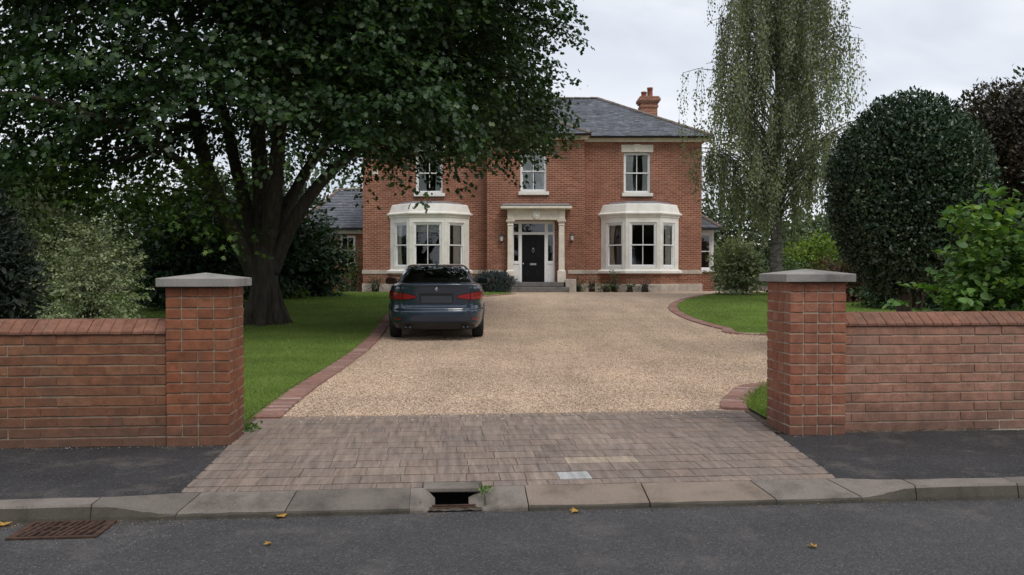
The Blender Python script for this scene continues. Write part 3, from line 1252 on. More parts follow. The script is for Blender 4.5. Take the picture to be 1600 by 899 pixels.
def sash(F, s0, s1, z0, z1, parent, off, rec=.10, cols=2, curtain='pair', name='sash_window', as_sub=False, meet=.5):
    """timber sash: frame, two sashes, glazing bars, panes, curtains"""
    fr = MB()
    w = .055
    fbox(fr, F, s0, s0 + w, rec - .02, rec + .09, z0, z1)
    fbox(fr, F, s1 - w, s1, rec - .02, rec + .09, z0, z1)
    fbox(fr, F, s0 + w, s1 - w, rec - .018, rec + .088, z1 - w, z1 - .001)
    fbox(fr, F, s0 + w, s1 - w, rec - .03, rec + .088, z0 + .001, z0 + .06)
    fo = fr.build(name, m_white, parent, off)
    P = parent if as_sub else fo
    a, b = s0 + w, s1 - w
    zm = z0 + (z1 - z0) * meet
    for (c, d, dd) in ((z0 + .06, zm + .02, .035), (zm - .02, z1 - w, 0.0)):
        m = MB()
        t = .042
        y0, y1 = rec + dd + .004, rec + dd + .036
        fbox(m, F, a, a + t, y0, y1, c, d)
        fbox(m, F, b - t, b, y0, y1, c, d)
        fbox(m, F, a + t, b - t, y0 + .001, y1, c, c + t)
        fbox(m, F, a + t, b - t, y0 + .001, y1, d - t, d)
        m.build('sash', m_white, P, off)
        W_ = (b - a - 2 * t)
        for k in range(1, cols):
            g = MB()
            sc = a + t + W_ * k / cols
            fbox(g, F, sc - .013, sc + .013, y0 + .004, y1 - .002, c + t, d - t)
            g.build('glazing_bar', m_white, P, off)
        for k in range(cols):
            g = MB()
            sa, sb = a + t + W_ * k / cols, a + t + W_ * (k + 1) / cols
            tl = rnd.uniform(-.003, .003)
            tz = rnd.uniform(-.003, .003)
            yy = y0 + .016
            g.add([F(sa, yy - tl, c + t), F(sb, yy + tl, c + t), F(sb, yy + tl + tz, d - t), F(sa, yy - tl + tz, d - t)], [(0, 1, 2, 3)])
            g.build('pane', m_glass, P, off, normals=False)
    if curtain:
        def cur(sa, sb, zb, zt, mat, nm, amp=.02, dep=.22, pinch=0):
            g = MB()
            N = 26
            rows = []
            for q in range(5):
                z = zt + (zb - zt) * q / 4
                pin = pinch * math.sin(math.pi * q / 4)
                rows.append([F(sa + (sb - sa) * (1 - pin if sa < (s0 + s1) / 2 else 1) * k / N + ((sb - sa) * pin * 1 if sa > (s0 + s1) / 2 else 0) * (1 - k / N), rec + .088 + amp * .5 + amp * .5 * math.sin(k * 1.9), z) for k in range(N + 1)])
            g.grid(rows)
            g.build(nm, mat, P, off, smooth=True)
        wd = s1 - s0
        if curtain == 'pair':
            cur(s0 - .05, s0 + wd * .24, z0, z1, m_curtain, 'curtain', .025, .25)
            cur(s1 - wd * .22, s1 + .05, z0, z1, m_curtain, 'curtain', .025, .25)
        elif curtain == 'left':
            cur(s0 - .05, s0 + wd * .45, z0 - .05, z1, m_curtain, 'curtain', .025, .25, .25)
        elif curtain == 'right':
            cur(s1 - wd * .55, s1 + .05, z0 - .05, z1, m_curtain, 'curtain', .025, .25, .2)
        elif curtain == 'blind':
            cur(s0 - .02, s1 + .02, z1 - (z1 - z0) * .22, z1, m_net, 'blind', .006, .2)
        elif curtain == 'net':
            cur(s0 - .05, s0 + wd * .53, z0, z1, m_net, 'net_curtain', .012, .2)
            cur(s0 + wd * .56, s1 + .05, z0, z1, m_net, 'net_curtain', .012, .2)
        elif curtain == 'parted':
            cur(s0 - .05, s0 + wd * .40, z0, z1, m_net, 'net_curtain', .012, .2, .1)
            cur(s0 + wd * .70, s1 + .05, z0, z1, m_net, 'net_curtain', .012, .2, .1)
    return fo


YM, YC = 33.0, 32.4
XL, XR = -5.78, 7.34
CL, CR = -0.95, 2.75
ZE = 6.42                   # eaves
ZB = .3
YB = 41.4
mb = MB()
FL = Face((XL, YM), (CL, YM))
FC = Face((CL, YC), (CR, YC))
FR = Face((CR, YM), (XR, YM))
bayL = (-4.71, -1.66)
bayR = (3.45, 6.45)
uwL = (-3.72, -2.68)
uwR = (4.32, 5.36)
uwC = (.315, 1.315)
wz = (4.29, 5.87)
sL = lambda x: x - XL
sC = lambda x: x - CL
sR = lambda x: x - CR
BAYZ = (1.2, 3.35)
wall_open(mb, FL, 0, FL.L, ZB, ZE, [(sL(uwL[0]), sL(uwL[1]), *wz), (sL(bayL[0] + .3), sL(bayL[1] - .3), 1.0, 3.3)], .3)
DOORX = (.0, 1.63)
wall_open(mb, FC, 0, FC.L, ZB, ZE, [(sC(uwC[0]), sC(uwC[1]), *wz), (sC(DOORX[0]), sC(DOORX[1]), .86, 3.19)], .3)
wall_open(mb, FR, 0, FR.L, ZB, ZE, [(sR(uwR[0]), sR(uwR[1]), *wz), (sR(bayR[0] + .3), sR(bayR[1] - .3), 1.0, 3.3)], .3)
for a, b in (((CL, YM), (CL, YC)), ((CR, YC), (CR, YM)), ((XR, YM), (XR, YB)), ((XR, YB), (XL, YB)), ((XL, YB), (XL, YM))):
    F = Face(a, b)
    wall_open(mb, F, 0, F.L, ZB, ZE, [], .3)
mb.build('wall', m_house, house, HO, normals=False)
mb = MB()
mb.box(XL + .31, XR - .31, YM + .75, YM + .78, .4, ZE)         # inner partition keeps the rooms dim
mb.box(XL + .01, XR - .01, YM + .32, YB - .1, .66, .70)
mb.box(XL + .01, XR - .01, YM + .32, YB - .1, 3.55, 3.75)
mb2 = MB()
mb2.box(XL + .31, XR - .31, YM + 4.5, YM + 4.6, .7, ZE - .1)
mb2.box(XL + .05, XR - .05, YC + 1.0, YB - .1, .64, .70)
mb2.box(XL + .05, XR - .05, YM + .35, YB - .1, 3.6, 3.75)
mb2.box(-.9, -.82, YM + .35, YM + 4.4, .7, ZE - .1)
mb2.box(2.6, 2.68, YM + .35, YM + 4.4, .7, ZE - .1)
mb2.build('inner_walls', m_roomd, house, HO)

# upper sash windows with stone lintels and sills
for F, s0, s1, cur in ((FL, sL(uwL[0]), sL(uwL[1]), 'parted'), (FC, sC(uwC[0]), sC(uwC[1]), 'net'), (FR, sR(uwR[0]), sR(uwR[1]), 'parted')):
    fo = sash(F, s0, s1, wz[0], wz[1], house, HO, .09, 2, cur)
    m = MB()
    fbox(m, F, s0 - .1, s1 + .1, -.025, .12, wz[1], wz[1] + .29)
    m.build('lintel', m_cream, fo, HO, bevel=.01)
    m = MB()
    fbox(m, F, s0 - .07, s1 + .09, -.085, .12, wz[0] - .125, wz[0])
    m.build('sill', m_stonew, fo, HO, bevel=.01)
    m = MB()
    sm = (s0 + s1) / 2
    m.loft([[F(sm - .09, -.05, wz[1] + .02), F(sm + .09, -.05, wz[1] + .02), F(sm + .12, -.05, wz[1] + .31), F(sm - .12, -.05, wz[1] + .31)],
            [F(sm - .09, -.027, wz[1] + .02), F(sm + .09, -.027, wz[1] + .02), F(sm + .12, -.027, wz[1] + .31), F(sm - .12, -.027, wz[1] + .31)]])
    if F is FR:
        m.build('keystone', m_cream, fo, HO)

# bays
def bay(x0, x1):
    D = .85
    pts = [(x0, YM), (x0 + D, YM - D), (x1 - D, YM - D), (x1, YM)]
    faces = [Face(pts[i], pts[i + 1]) for i in range(3)]

    def ringpts(gr, z):                     # the bay outline grown outwards by gr
        k = math.tan(R(22.5))
        return [(x0 - gr * 1.414, YM + .0, z), (x0 + D - gr * k, YM - D - gr, z), (x1 - D + gr * k, YM - D - gr, z), (x1 + gr * 1.414, YM + .0, z)]

    body = MB()
    zo = (1.42, 3.12)
    ops = []
    for i, F in enumerate(faces):
        if i == 1:
            op = (.14, F.L - .14, *zo)
        else:
            op = ((.27, F.L - .15, *zo) if i == 0 else (.15, F.L - .27, *zo))
        ops.append(op)
        wall_open(body, F, 0, F.L, 1.30, 3.36, [op], .13)
    bo = body.build('bay_window', m_stonew, house, HO, normals=False)

    def band(name, prof, mat):              # a moulding run round the three sides: (grow, z) profile
        m = MB()
        rows = [ringpts(g, z) for g, z in prof]
        m.grid(rows)
        return m.build(name, mat, bo, HO)

    band('cornice', [(0.0, 3.30), (.03, 3.33), (.03, 3.37), (.07, 3.41), (.10, 3.44), (.10, 3.48), (.05, 3.51), (.03, 3.53), (-.04, 3.81), (-.07, 3.835), (-.16, 3.84)], m_stonew)
    band('lead_roof', [(-.14, 3.838), (-.3, 3.93), (-.8, 3.98)], m_lead)
    band('sill', [(0.0, 1.305), (0.01, 1.34), (.10, 1.30), (.12, 1.28), (.12, 1.20), (.02, 1.17), (0, 1.17)], m_stonew)
    band('base_wall', [(-.02, 1.18), (-.02, .70)], m_house)
    band('plinth', [(-.03, .79), (.04, .77), (.05, .74), (.05, .35)], m_plinth)
    # string of dentils is too fine here: panel mouldings round each light
    for F, op in zip(faces, ops):
        m = MB()
        for q in ((op[0] - .045, op[0], zo[0], zo[1] + .045), (op[1], op[1] + .045, zo[0], zo[1] + .045), (op[0], op[1], zo[1], zo[1] + .045)):
            fbox(m, F, q[0], q[1], -.018, .02, q[2], q[3])
        m.build('light_surround', m_stonew, bo, HO)
    sash(faces[0], ops[0][0], ops[0][1], *zo, bo, HO, .03, 1, 'left', 'sash_frame', True)
    sash(faces[1], ops[1][0], ops[1][1], *zo, bo, HO, .03, 2, 'blind' if x0 < 0 else 'none', 'sash_frame', True)
    sash(faces[2], ops[2][0], ops[2][1], *zo, bo, HO, .03, 1, 'right', 'sash_frame', True)
    return bo


bay(*bayL)
bay(*bayR)

# plinth, bands, cornice under the eaves, gutters
def strip(name, mat, segs, z0, z1, proud, z_extra=0, parent=house):
    for F, a, b in segs:
        m = MB()
        fbox(m, F, a, b, -proud, .02, z0, z1)
        m.build(name, mat, parent, HO, bevel=.008)


segs_low = [(FL, -.03, sL(bayL[0])), (FL, sL(bayL[1]), FL.L - .01), (FC, -.03, sC(-.32)), (FC, sC(2.12), FC.L + .03), (FR, .01, sR(bayR[0])), (FR, sR(bayR[1]), FR.L + .03)]
strip('plinth', m_plinth, segs_low, ZB, .79, .05)
strip('string_course', m_plinth, segs_low, 1.17, 1.32, .028)
strip('eaves_board', m_cream, [(FL, -.35, FL.L), (FC, -.12, FC.L + .12), (FR, 0.0, FR.L + .35)], ZE - .16, ZE - .02, .14)
mb = MB()
for F, a, b in ((FL, -.42, FL.L - .2), (FC, -.22, FC.L + .22), (FR, .2, FR.L + .42)):
    pts = []
    rings = []
    for s in (a, b):
        ring = []
        for j in range(7):
            t = math.pi * j / 6
            ring.append(F(s, -.30 - .065 * math.cos(t), ZE + .02 - .065 * math.sin(t)))
        rings.append(ring)
    mb.loft(rings, True, True)
mb.build('gutter', m_gutter, house, HO, smooth=False)
mb = MB()
fbox(mb, FL, .36, .60, -.012, .02, 5.02, 5.17)
for k in range(3):
    fbox(mb, FL, .38, .58, -.018, -.013, 5.04 + k * .042, 5.062 + k * .042)
mb.build('air_brick', m_cream, house, HO)

# roof: slates laid in courses over each slope
OV = .34
RZ = 8.78
h = (YB - YM) / 2 + OV
yr = YM - OV + h
exL, exR = XL - OV, XR + OV
rxL, rxR = exL + 3.95, exR - 3.95
ZR0 = ZE + .03
slopes = [((exL, YM - OV, ZR0), (exR, YM - OV, ZR0), (rxR, yr, RZ), (rxL, yr, RZ)),
          ((exR, YB + OV, ZR0), (exL, YB + OV, ZR0), (rxL, yr, RZ), (rxR, yr, RZ)),
          ((exR, YM - OV, ZR0), (exR, YB + OV, ZR0), (rxR, yr, RZ), (rxR, yr, RZ)),
          ((exL, YB + OV, ZR0), (exL, YM - OV, ZR0), (rxL, yr, RZ), (rxL, yr, RZ))]
# hipped roof of the projecting centre
cx0, cx1 = CL - .2, CR + .2
ch_ = (cx1 - cx0) / 2
slope_k = (RZ - ZR0) / (yr - (YM - OV))
cz = ZR0 + slope_k * ch_
cyr = YC - OV + ch_
cback = YM - OV + (cz - ZR0) / slope_k + .05
cm = (cx0 + cx1) / 2
slopes += [((cx0, YC - OV, ZR0), (cx1, YC - OV, ZR0), (cm, cyr, cz), (cm, cyr, cz)),
           ((cx1, YC - OV, ZR0), (cx1, YM - OV, ZR0), (cm, cback, cz), (cm, cyr, cz)),
           ((cx0, YM - OV, ZR0), (cx0, YC - OV, ZR0), (cm, cyr, cz), (cm, cback, cz))]


def roof_build(slopes, parent, off, tiles, name='roof', soffit=None):
    base = MB()
    sl = MB()
    for a, b, c, d in slopes:
        a, b, c, d = map(Vector, (a, b, c, d))
        nrm = (b - a).cross(d - a).normalized()
        if nrm.z < 0:
            nrm = -nrm
        base.add([a - nrm * .03, b - nrm * .03, c - nrm * .03, d - nrm * .03] if (c - d).length > .01 else [a - nrm * .03, b - nrm * .03, c - nrm * .03], [tuple(range(4 if (c - d).length > .01 else 3))])
        Ls = ((a + b) / 2 - (c + d) / 2).length
        rows_ = max(3, int(Ls / .155))
        e = (b - a).normalized()
        for r in range(rows_):
            t0, t1 = r / rows_, min(1, (r + 1.12) / rows_)
            l0, r0 = a.lerp(d, t0), b.lerp(c, t0)
            l1, r1 = a.lerp(d, t1), b.lerp(c, t1)
            upv = ((l1 + r1) / 2 - (l0 + r0) / 2)
            upv = upv - e * upv.dot(e)
            Lr = (r0 - l0).length
            sw = .22
            x_ = -sw / 2 if r % 2 else 0.0
            while x_ < Lr:
                w = sw * rnd.uniform(.94, 1.04)
                xa, xb = max(0, x_) + .004, min(Lr, x_ + w) - .004
                if xb - xa > .04:
                    j = rnd.uniform(-.006, .006)
                    lift = .03 + rnd.uniform(-.004, .007)
                    # keep inside the raking edges at the top of the slate
                    la = max(xa, (l1 - l0).dot(e) - .05)
                    lb = min(xb, (r1 - l0).dot(e) + .05)
                    if lb - la < .02:
                        la = lb = (max(xa, min(xb, (la + lb) / 2)))
                        lb += .02
                    p0, p1 = l0 + e * xa - upv.normalized() * (.03 + j), l0 + e * xb - upv.normalized() * (.03 + j)
                    p2, p3 = l0 + e * lb + upv, l0 + e * la + upv
                    th = nrm * .014
                    q = [p0 + nrm * lift, p1 + nrm * (lift + rnd.uniform(-.003, .003)), p2 + nrm * .004, p3 + nrm * .004]
                    sl.add(q + [q[0] - th, q[1] - th], [(0, 1, 2, 3), (4, 5, 1, 0)])
                x_ += w
    ro = base.build(name, m_slate, parent, off, normals=False)
    kind(sl.build('slates', m_slate, ro, off, normals=False), 'stuff')
    tm = MB()
    prof = [(.115 * math.cos(math.pi * j / 6), .075 * math.sin(math.pi * j / 6)) for j in range(7)]
    tm.loft([[(-.165, y_, z_) for y_, z_ in prof], [(.165, y_ * .94, z_ * .94) for y_, z_ in prof]], True, True)
    t0 = tm.build('ridge_tile', m_ridge, ro, (0, 0, 0))
    me = t0.data
    bpy.data.objects.remove(t0)
    for a, b in tiles:
        a, b = Vector(a), Vector(b)
        d = b - a
        nn = max(1, int(d.length / .33))
        q = d.to_track_quat('X', 'Z')
        for k in range(nn):
            o = bpy.data.objects.new('ridge_tile', me)
            C.objects.link(o)
            o.parent = ro
            c = a + d * ((k + .5) / nn) - Vector(off)
            o.location = c + Vector((0, 0, rnd.uniform(0, .012)))
            o.rotation_mode = 'QUATERNION'
            o.rotation_quaternion = q
    return ro


rt = [((rxL, yr, RZ), (rxR, yr, RZ)), ((exR, YM - OV, ZR0), (rxR, yr, RZ)), ((exL, YM - OV, ZR0), (rxL, yr, RZ)),
      ((cx1, YC - OV, ZR0), (cm, cyr, cz)), ((cx0, YC - OV, ZR0), (cm, cyr, cz)), ((cm, cyr, cz), (cm, cback - .2, cz))]
roof = roof_build(slopes, house, HO, rt)
mb = MB()
mb.add([(exL, YM - OV, ZE - .02), (exR, YM - OV, ZE - .02), (exR, YB + OV, ZE - .02), (exL, YB + OV, ZE - .02)], [(0, 1, 2, 3)])
mb.add([(cx0, YC - OV, ZE - .018), (cx1, YC - OV, ZE - .018), (cx1, YM - OV, ZE - .018), (cx0, YM - OV, ZE - .018)], [(0, 1, 2, 3)])
mb.build('soffit', m_cream, house, HO)

# chimney
mb = MB()
chx, chy = 6.15, 38.6
sq = lambda a, z: [(chx - a, chy - a, z), (chx + a, chy - a, z), (chx + a, chy + a, z), (chx - a, chy + a, z)]
mb.loft([sq(.36, 6.8), sq(.36, 8.6)])
mb.loft([sq(.365, 8.601), sq(.40, 8.62), sq(.40, 8.72), sq(.36, 8.74)])
mb.loft([sq(.37, 8.741), sq(.37, 8.82)])
mb.loft([sq(.43, 8.821), sq(.43, 8.90), sq(.485, 8.902), sq(.485, 9.02), sq(.43, 9.022), sq(.43, 9.10)])
chm = mb.build('chimney', m_house, house, HO, normals=True)
for dx, hh in ((-.19, .27), (.08, .46)):
    mb = MB()
    mb.lathe([(.14, 9.10), (.14, 9.14), (.125, 9.16), (.12, 9.10 + hh - .08), (.135, 9.10 + hh - .07), (.135, 9.10 + hh), (.10, 9.10 + hh)], (chx + dx, chy, 0), 14)
    mb.build('chimney_pot', m_pot, chm, HO, smooth=True)

# porch: columns, entablature, canopy and crest
PY = 31.98
po_mb = MB()
po_mb.box(-.17, 1.99, PY + .02, YC - .002, 3.20, 3.56)
po_mb.box(-.19, 2.01, PY, YC - .001, 3.562, 3.61)
porch = po_mb.build('portico', m_cream, house, HO, bevel=.01)
mb = MB()
mb.box(-.42, 2.24, PY - .20, YC + .01, 3.612, 3.70)
mb.box(-.36, 2.18, PY - .14, YC + .008, 3.702, 3.74)
mb.build('canopy', m_cream, porch, HO, bevel=.012)
mb = MB()
mb.loft([[(-.41, PY - .19, 3.742), (2.23, PY - .19, 3.742), (2.23, YC, 3.742), (-.41, YC, 3.742)], [(-.3, PY - .05, 3.80), (2.1, PY - .05, 3.80), (2.1, YC, 3.85), (-.3, YC, 3.85)]])
mb.build('lead_cover', m_lead, porch, HO)
for cx_ in (-.06, 1.865):
    mb = MB()
    sqr = lambda a, z: [(cx_ - a, PY + .12 - a, z), (cx_ + a, PY + .12 - a, z), (cx_ + a, PY + .12 + a, z), (cx_ - a, PY + .12 + a, z)]
    mb.loft([sqr(.155, .86), sqr(.155, 1.28), sqr(.125, 1.30), sqr(.11, 1.34), sqr(.102, 2.98), sqr(.12, 2.99), sqr(.12, 3.03), sqr(.105, 3.04), sqr(.11, 3.09), sqr(.16, 3.14), sqr(.165, 3.199)])
    mb.build('column', m_cream, porch, HO, bevel=.006)
    mb = MB()
    mb.box(cx_ - .11, cx_ + .11, PY - .012, PY + .018, 3.21, 3.55)
    mb.build('bracket', m_cream, porch, HO, bevel=.012)
mb = MB()                                             # carved crest over the door
prof = []
cxm = .91
shield = [(-.13, .16), (.13, .16), (.15, .02), (.09, -.12), (0, -.20), (-.09, -.12), (-.15, .02)]
mb.loft([[(cxm + a, PY + .018, 3.38 + b) for a, b in shield], [(cxm + a, PY - .02, 3.38 + b) for a, b in shield], [(cxm + a * .75, PY - .045, 3.38 + b * .75) for a, b in shield]])
for a, b, r_ in ((-.05, .06, .045), (.05, .06, .045), (0, -.03, .05), (-.10, .17, .035), (.10, .17, .035), (0, .2, .045), (0, -.12, .035)):
    mb.lathe([(.001, -.03), (r_ * .7, -.022), (r_, 0), (r_ * .7, .02), (.001, .02)], (cxm + a, PY - .05, 3.38 + b), 8, axis='y')
mb.build('crest', m_stonew, porch, HO)

# door set inside the porch
YD = YC + .06
mb = MB()
dx0, dx1 = .375, 1.24
zt_, zd0, zd1 = 2.73, .865, 2.66
mb.box(DOORX[0] - .0, DOORX[0] + .04, YD, YD + .10, .862, 3.185)
mb.box(DOORX[1] - .04, DOORX[1], YD, YD + .10, .862, 3.185)
mb.box(dx0 - .1, dx0, YD - .01, YD + .10, .862, 3.185)
mb.box(dx1, dx1 + .1, YD - .01, YD + .10, .862, 3.185)
mb.box(DOORX[0] + .04, DOORX[1] - .04, YD - .006, YD + .098, 3.08, 3.184)
mb.box(dx0, dx1, YD - .014, YD + .098, zd1 + .005, zd1 + .10)
for a, b in ((DOORX[0] + .04, dx0 - .1), (dx1 + .1, DOORX[1] - .04)):
    mb.box(a, b, YD - .004, YD + .098, zd1 + .004, zd1 + .10)
    mb.box(a, b, YD - .004, YD + .098, 1.55, 1.66)
    mb.box(a, b, YD + .02, YD + .098, .862, 1.55)
    mb.box(a, a + .03, YD + .002, YD + .098, 1.66, 3.08)
    mb.box(b - .03, b, YD + .002, YD + .098, 1.66, 3.08)
dfr = mb.build('door_frame', m_white, house, HO, bevel=.004)
for nm, a, b, c, d in (('fanlight', dx0, dx1, zd1 + .10, 3.08), ('sidelight', DOORX[0] + .07, dx0 - .13, 1.66, zd1 + .004), ('sidelight', dx1 + .13, DOORX[1] - .07, 1.66, zd1 + .004),
                       ('sidelight', DOORX[0] + .07, dx0 - .13, zd1 + .10, 3.08), ('sidelight', dx1 + .13, DOORX[1] - .07, zd1 + .10, 3.08)):
    mb = MB()
    mb.add([(a, YD + .04, c), (b, YD + .04, c), (b, YD + .041, d), (a, YD + .041, d)], [(0, 1, 2, 3)])
    mb.build(nm, m_glass, dfr, HO, normals=False)
mb = MB()
mb.box(dx0 + .003, dx1 - .003, YD + .03, YD + .075, zd0 + .005, zd1)
door = mb.build('front_door', m_doorp, house, HO, bevel=.004)
door['label'] = 'glossy black panelled front door'
for a, b, c, d in ((.06, .38, 1.0, 1.40), (.48, .80, 1.0, 1.40), (.06, .38, 1.66, 2.52), (.48, .80, 1.66, 2.52), (.06, .80, 1.46, 1.60)):
    mb = MB()
    x0, x1 = dx0 + a, dx0 + b
    for q in ((x0, x1, c, c + .025), (x0, x1, d - .025, d), (x0, x0 + .025, c + .025, d - .025), (x1 - .025, x1, c + .025, d - .025)):
        mb.box(q[0], q[1], YD + .016, YD + .031, q[2], q[3])
    if d - c > .2:
        mb.box(x0 + .06, x1 - .06, YD + .02, YD + .031, c + .06, d - .06)
    mb.build('door_panel', m_doorp, door, HO, bevel=.004)
mb = MB()
mb.box(dx0 + .31, dx0 + .55, YD + .006, YD + .0295, 1.50, 1.575)
mb.build('letterbox', m_brass, door, HO, bevel=.006)
mb = MB()
mb.lathe([(.002, -.03), (.03, -.025), (.034, -.005), (.02, .02), (.02, .04)], (dx0 + .05, YD + .0, 1.56), 12, axis='y')
mb.build('door_knob', m_brass, door, HO, smooth=True)
mb = MB()
mb.lathe([(.002, -.02), (.028, -.015), (.028, .01), (.02, .03)], (dx0 + .43, YD + .0, 2.14), 12, axis='y')
mb.tube([(dx0 + .40, YD - .01, 2.13), (dx0 + .39, YD - .015, 2.03), (dx0 + .43, YD - .015, 1.98), (dx0 + .47, YD - .015, 2.03), (dx0 + .46, YD - .01, 2.13)], .009, 6)
mb.build('door_knocker', m_brass, door, HO)
for c_ in (2.34, 2.36):
    pass
mb = MB()
mb.box(-.12, 1.93, 31.72, YC + .2, .70, .86)
mb.build('door_step', m_stepm, house, HO, bevel=.012)
mb = MB()
mb.box(-.16, 2.12, 31.38, 31.75, .40, .69)
mb.build('door_step', m_stepm, house, HO, bevel=.012)
for a, b in ((-.46, -.16), (2.0, 2.4)):
    mb = MB()
    mb.box(a, b, 31.8, YC - .06, .35, .98)
    mb.build('step_pier', m_plinth, house, HO, bevel=.012)

# wall lanterns either side of the porch
def lantern(x_, z_, label):
    Yl = YC - .16
    o = thing('wall_lantern', label, 'wall lantern', (x_, YC, z_ - .18), 0, 'wall lanterns beside the front door')
    of = (x_, YC, z_ - .18)
    mb = MB()
    mb.box(x_ - .035, x_ + .035, YC - .02, YC - .001, z_ - .16, z_ + .04)
    mb.tube([(x_, YC - .015, z_ - .1), (x_, YC - .09, z_ - .16), (x_, Yl, z_ - .13)], .011, 6)
    mb.build('bracket', m_lantern, o, of)
    mb = MB()
    mb.lathe([(.04, z_ - .115), (.055, z_ - .1), (.075, z_ + .07), (.06, z_ + .07)], (x_, Yl, 0), 6)
    mb.build('lantern_glass', m_lglass, o, of)
    mb = MB()
    mb.lathe([(.001, z_ - .15), (.03, z_ - .13), (.045, z_ - .117)], (x_, Yl, 0), 6)
    mb.lathe([(.095, z_ + .071), (.09, z_ + .085), (.045, z_ + .14), (.03, z_ + .16), (.012, z_ + .165), (.018, z_ + .19), (.001, z_ + .21)], (x_, Yl, 0), 6)
    for k in range(6):
        t = math.pi / 3 * k
        mb.tube([(x_ + .056 * math.cos(t), Yl + .056 * math.sin(t), z_ - .115), (x_ + .079 * math.cos(t), Yl + .079 * math.sin(t), z_ + .072)], .005, 4)
    mb.build('lantern_cap', m_lantern, o, of)


lantern(-.40, 2.52, 'small wall lantern on the brick between the porch and the left bay')
lantern(2.27, 2.55, 'small wall lantern on the brick to the right of the porch')

# low wing left of the house
wl = thing('side_wing', 'low brick wing with slate roof behind the tree, left of the house', 'building', (-7.0, 36, .5))
WO = (-7.0, 36, .5)
mb = MB()
F = Face((-8.9, 36), (XL - .003, 36))
ws = (1.62, 2.28)
wall_open(mb, F, 0, F.L, .3, 3.0, [(ws[0], ws[1], 1.55, 2.78)], .2)
F2 = Face((-8.9, 42), (-8.9, 36))
wall_open(mb, F2, 0, F2.L, .3, 3.0, [], .2)
mb.build('wall', m_house, wl, WO, normals=False)
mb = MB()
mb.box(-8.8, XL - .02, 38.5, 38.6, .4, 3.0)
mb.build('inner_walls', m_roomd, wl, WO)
fo = sash(F, ws[0], ws[1], 1.55, 2.78, wl, WO, .05, 2, None)
mb = MB()
fbox(mb, F, ws[0] - .06, ws[1] + .06, -.05, .1, 1.47, 1.55)
mb.build('sill', m_white, fo, WO)
roof_build([((-9.1, 35.7, 3.1), (XL - .003, 35.7, 3.1), (XL - .003, 38.8, 4.95), (-7.9, 38.8, 4.95)),
            ((-9.1, 42, 3.1), (-9.1, 35.7, 3.1), (-7.9, 38.8, 4.95), (-7.9, 38.8, 4.95))], wl, WO, [((-9.1, 35.7, 3.1), (-7.9, 38.8, 4.95)), ((-7.9, 38.8, 4.97), (XL, 38.8, 4.97))])
mb = MB()
mb.box(-9.1, XL - .003, 35.62, 35.74, 3.0, 3.1)
mb.build('gutter', m_gutter, wl, WO)
mb = MB()
mb.box(-8.95, XL - .003, 35.9, 35.99, 2.86, 2.99)
mb.build('eaves_board', m_white, wl, WO)
mb = MB()
mb.loft([[(-6.55, 38.7, 3.0), (XL - .004, 38.7, 3.0), (XL - .004, 38.7, 5.6), (-6.1, 38.7, 5.35), (-6.55, 38.7, 4.9)], [(-6.55, 39.1, 3.0), (XL - .004, 39.1, 3.0), (XL - .004, 39.1, 5.6), (-6.1, 39.1, 5.35), (-6.55, 39.1, 4.9)]])
mb.build('gable_stub', m_house, wl, WO)

# low conservatory wing right of the house
wr_ = thing('side_wing', 'low glazed wing with dark roof at the right end of the house', 'building', (8.6, 35, .5))
WO = (8.6, 35, .5)
mb = MB()
F = Face((XR + .003, 35), (8.3, 35))
wall_open(mb, F, 0, F.L, .3, 1.25, [], .2)
F3 = Face((8.3, 35), (8.3, 39))
wall_open(mb, F3, 0, F3.L, .3, 3.0, [], .2)
mb.build('wall', m_house, wr_, WO, normals=False)
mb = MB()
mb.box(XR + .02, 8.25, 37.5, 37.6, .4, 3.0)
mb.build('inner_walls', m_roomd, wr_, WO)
for k in range(1):
    a = .07
    fo = sash(F, a, a + .80, 1.33, 2.85, wr_, WO, .03, 1, None, 'window')
mb = MB()
fbox(mb, F, 0, F.L, -.06, .12, 1.25, 1.33)
mb.build('sill', m_white, wr_, WO)
mb = MB()
for a in (0, .88):
    fbox(mb, F, a - .0, a + .06, -.01, .12, 1.33, 2.85)
fbox(mb, F, 0, F.L, -.012, .12, 2.851, 3.0)
mb.build('post', m_white, wr_, WO)
roof_build([((XR + .003, 34.7, 3.05), (8.5, 34.7, 3.05), (8.0, 38, 4.0), (XR + .003, 38, 4.0))], wr_, WO, [((8.5, 34.7, 3.05), (8.0, 38, 4.0))])
mb = MB()
mb.box(XR + .003, 8.5, 34.62, 34.74, 2.95, 3.06)
mb.build('gutter', m_gutter, wr_, WO)

# ---------------------------------------------------------------- the car
CX, CY = -1.33, 15.0
CRZ = math.atan2(1.45, 17.2)              # it points straight along the sight line
car = thing('parked_car', 'dark blue grey saloon car parked on the gravel, seen from behind', 'car', (CX, CY, T(CY + 1) - .005), CRZ)

LOW = [(.185, .79, .22, 4.50), (.21, .85, .10, 4.58), (.27, .885, .055, 4.63), (.34, .90, .02, 4.66), (.44, .908, .0, 4.68), (.525, .912, .0, 4.68), (.545, .911, .018, 4.67),
       (.565, .910, .035, 4.66), (.62, .908, .05, 4.64), (.70, .905, .045, 4.60), (.78, .90, .032, 4.50), (.86, .885, .018, 4.32), (.92, .865, .005, 4.05), (.965, .84, .0, 3.75), (.99, .815, .012, 3.6), (1.005, .785, .06, 3.5), (1.012, .74, .12, 3.45)]
GRH = [(.97, .76, .50, 3.70), (1.02, .735, .56, 3.56), (1.08, .712, .68, 3.40), (1.15, .687, .84, 3.18), (1.22, .66, 1.02, 2.98), (1.29, .632, 1.22, 2.80), (1.35, .602, 1.44, 2.66), (1.395, .565, 1.66, 2.55), (1.42, .52, 1.86, 2.46), (1.435, .44, 2.05, 2.35), (1.44, .3, 2.15, 2.28)]
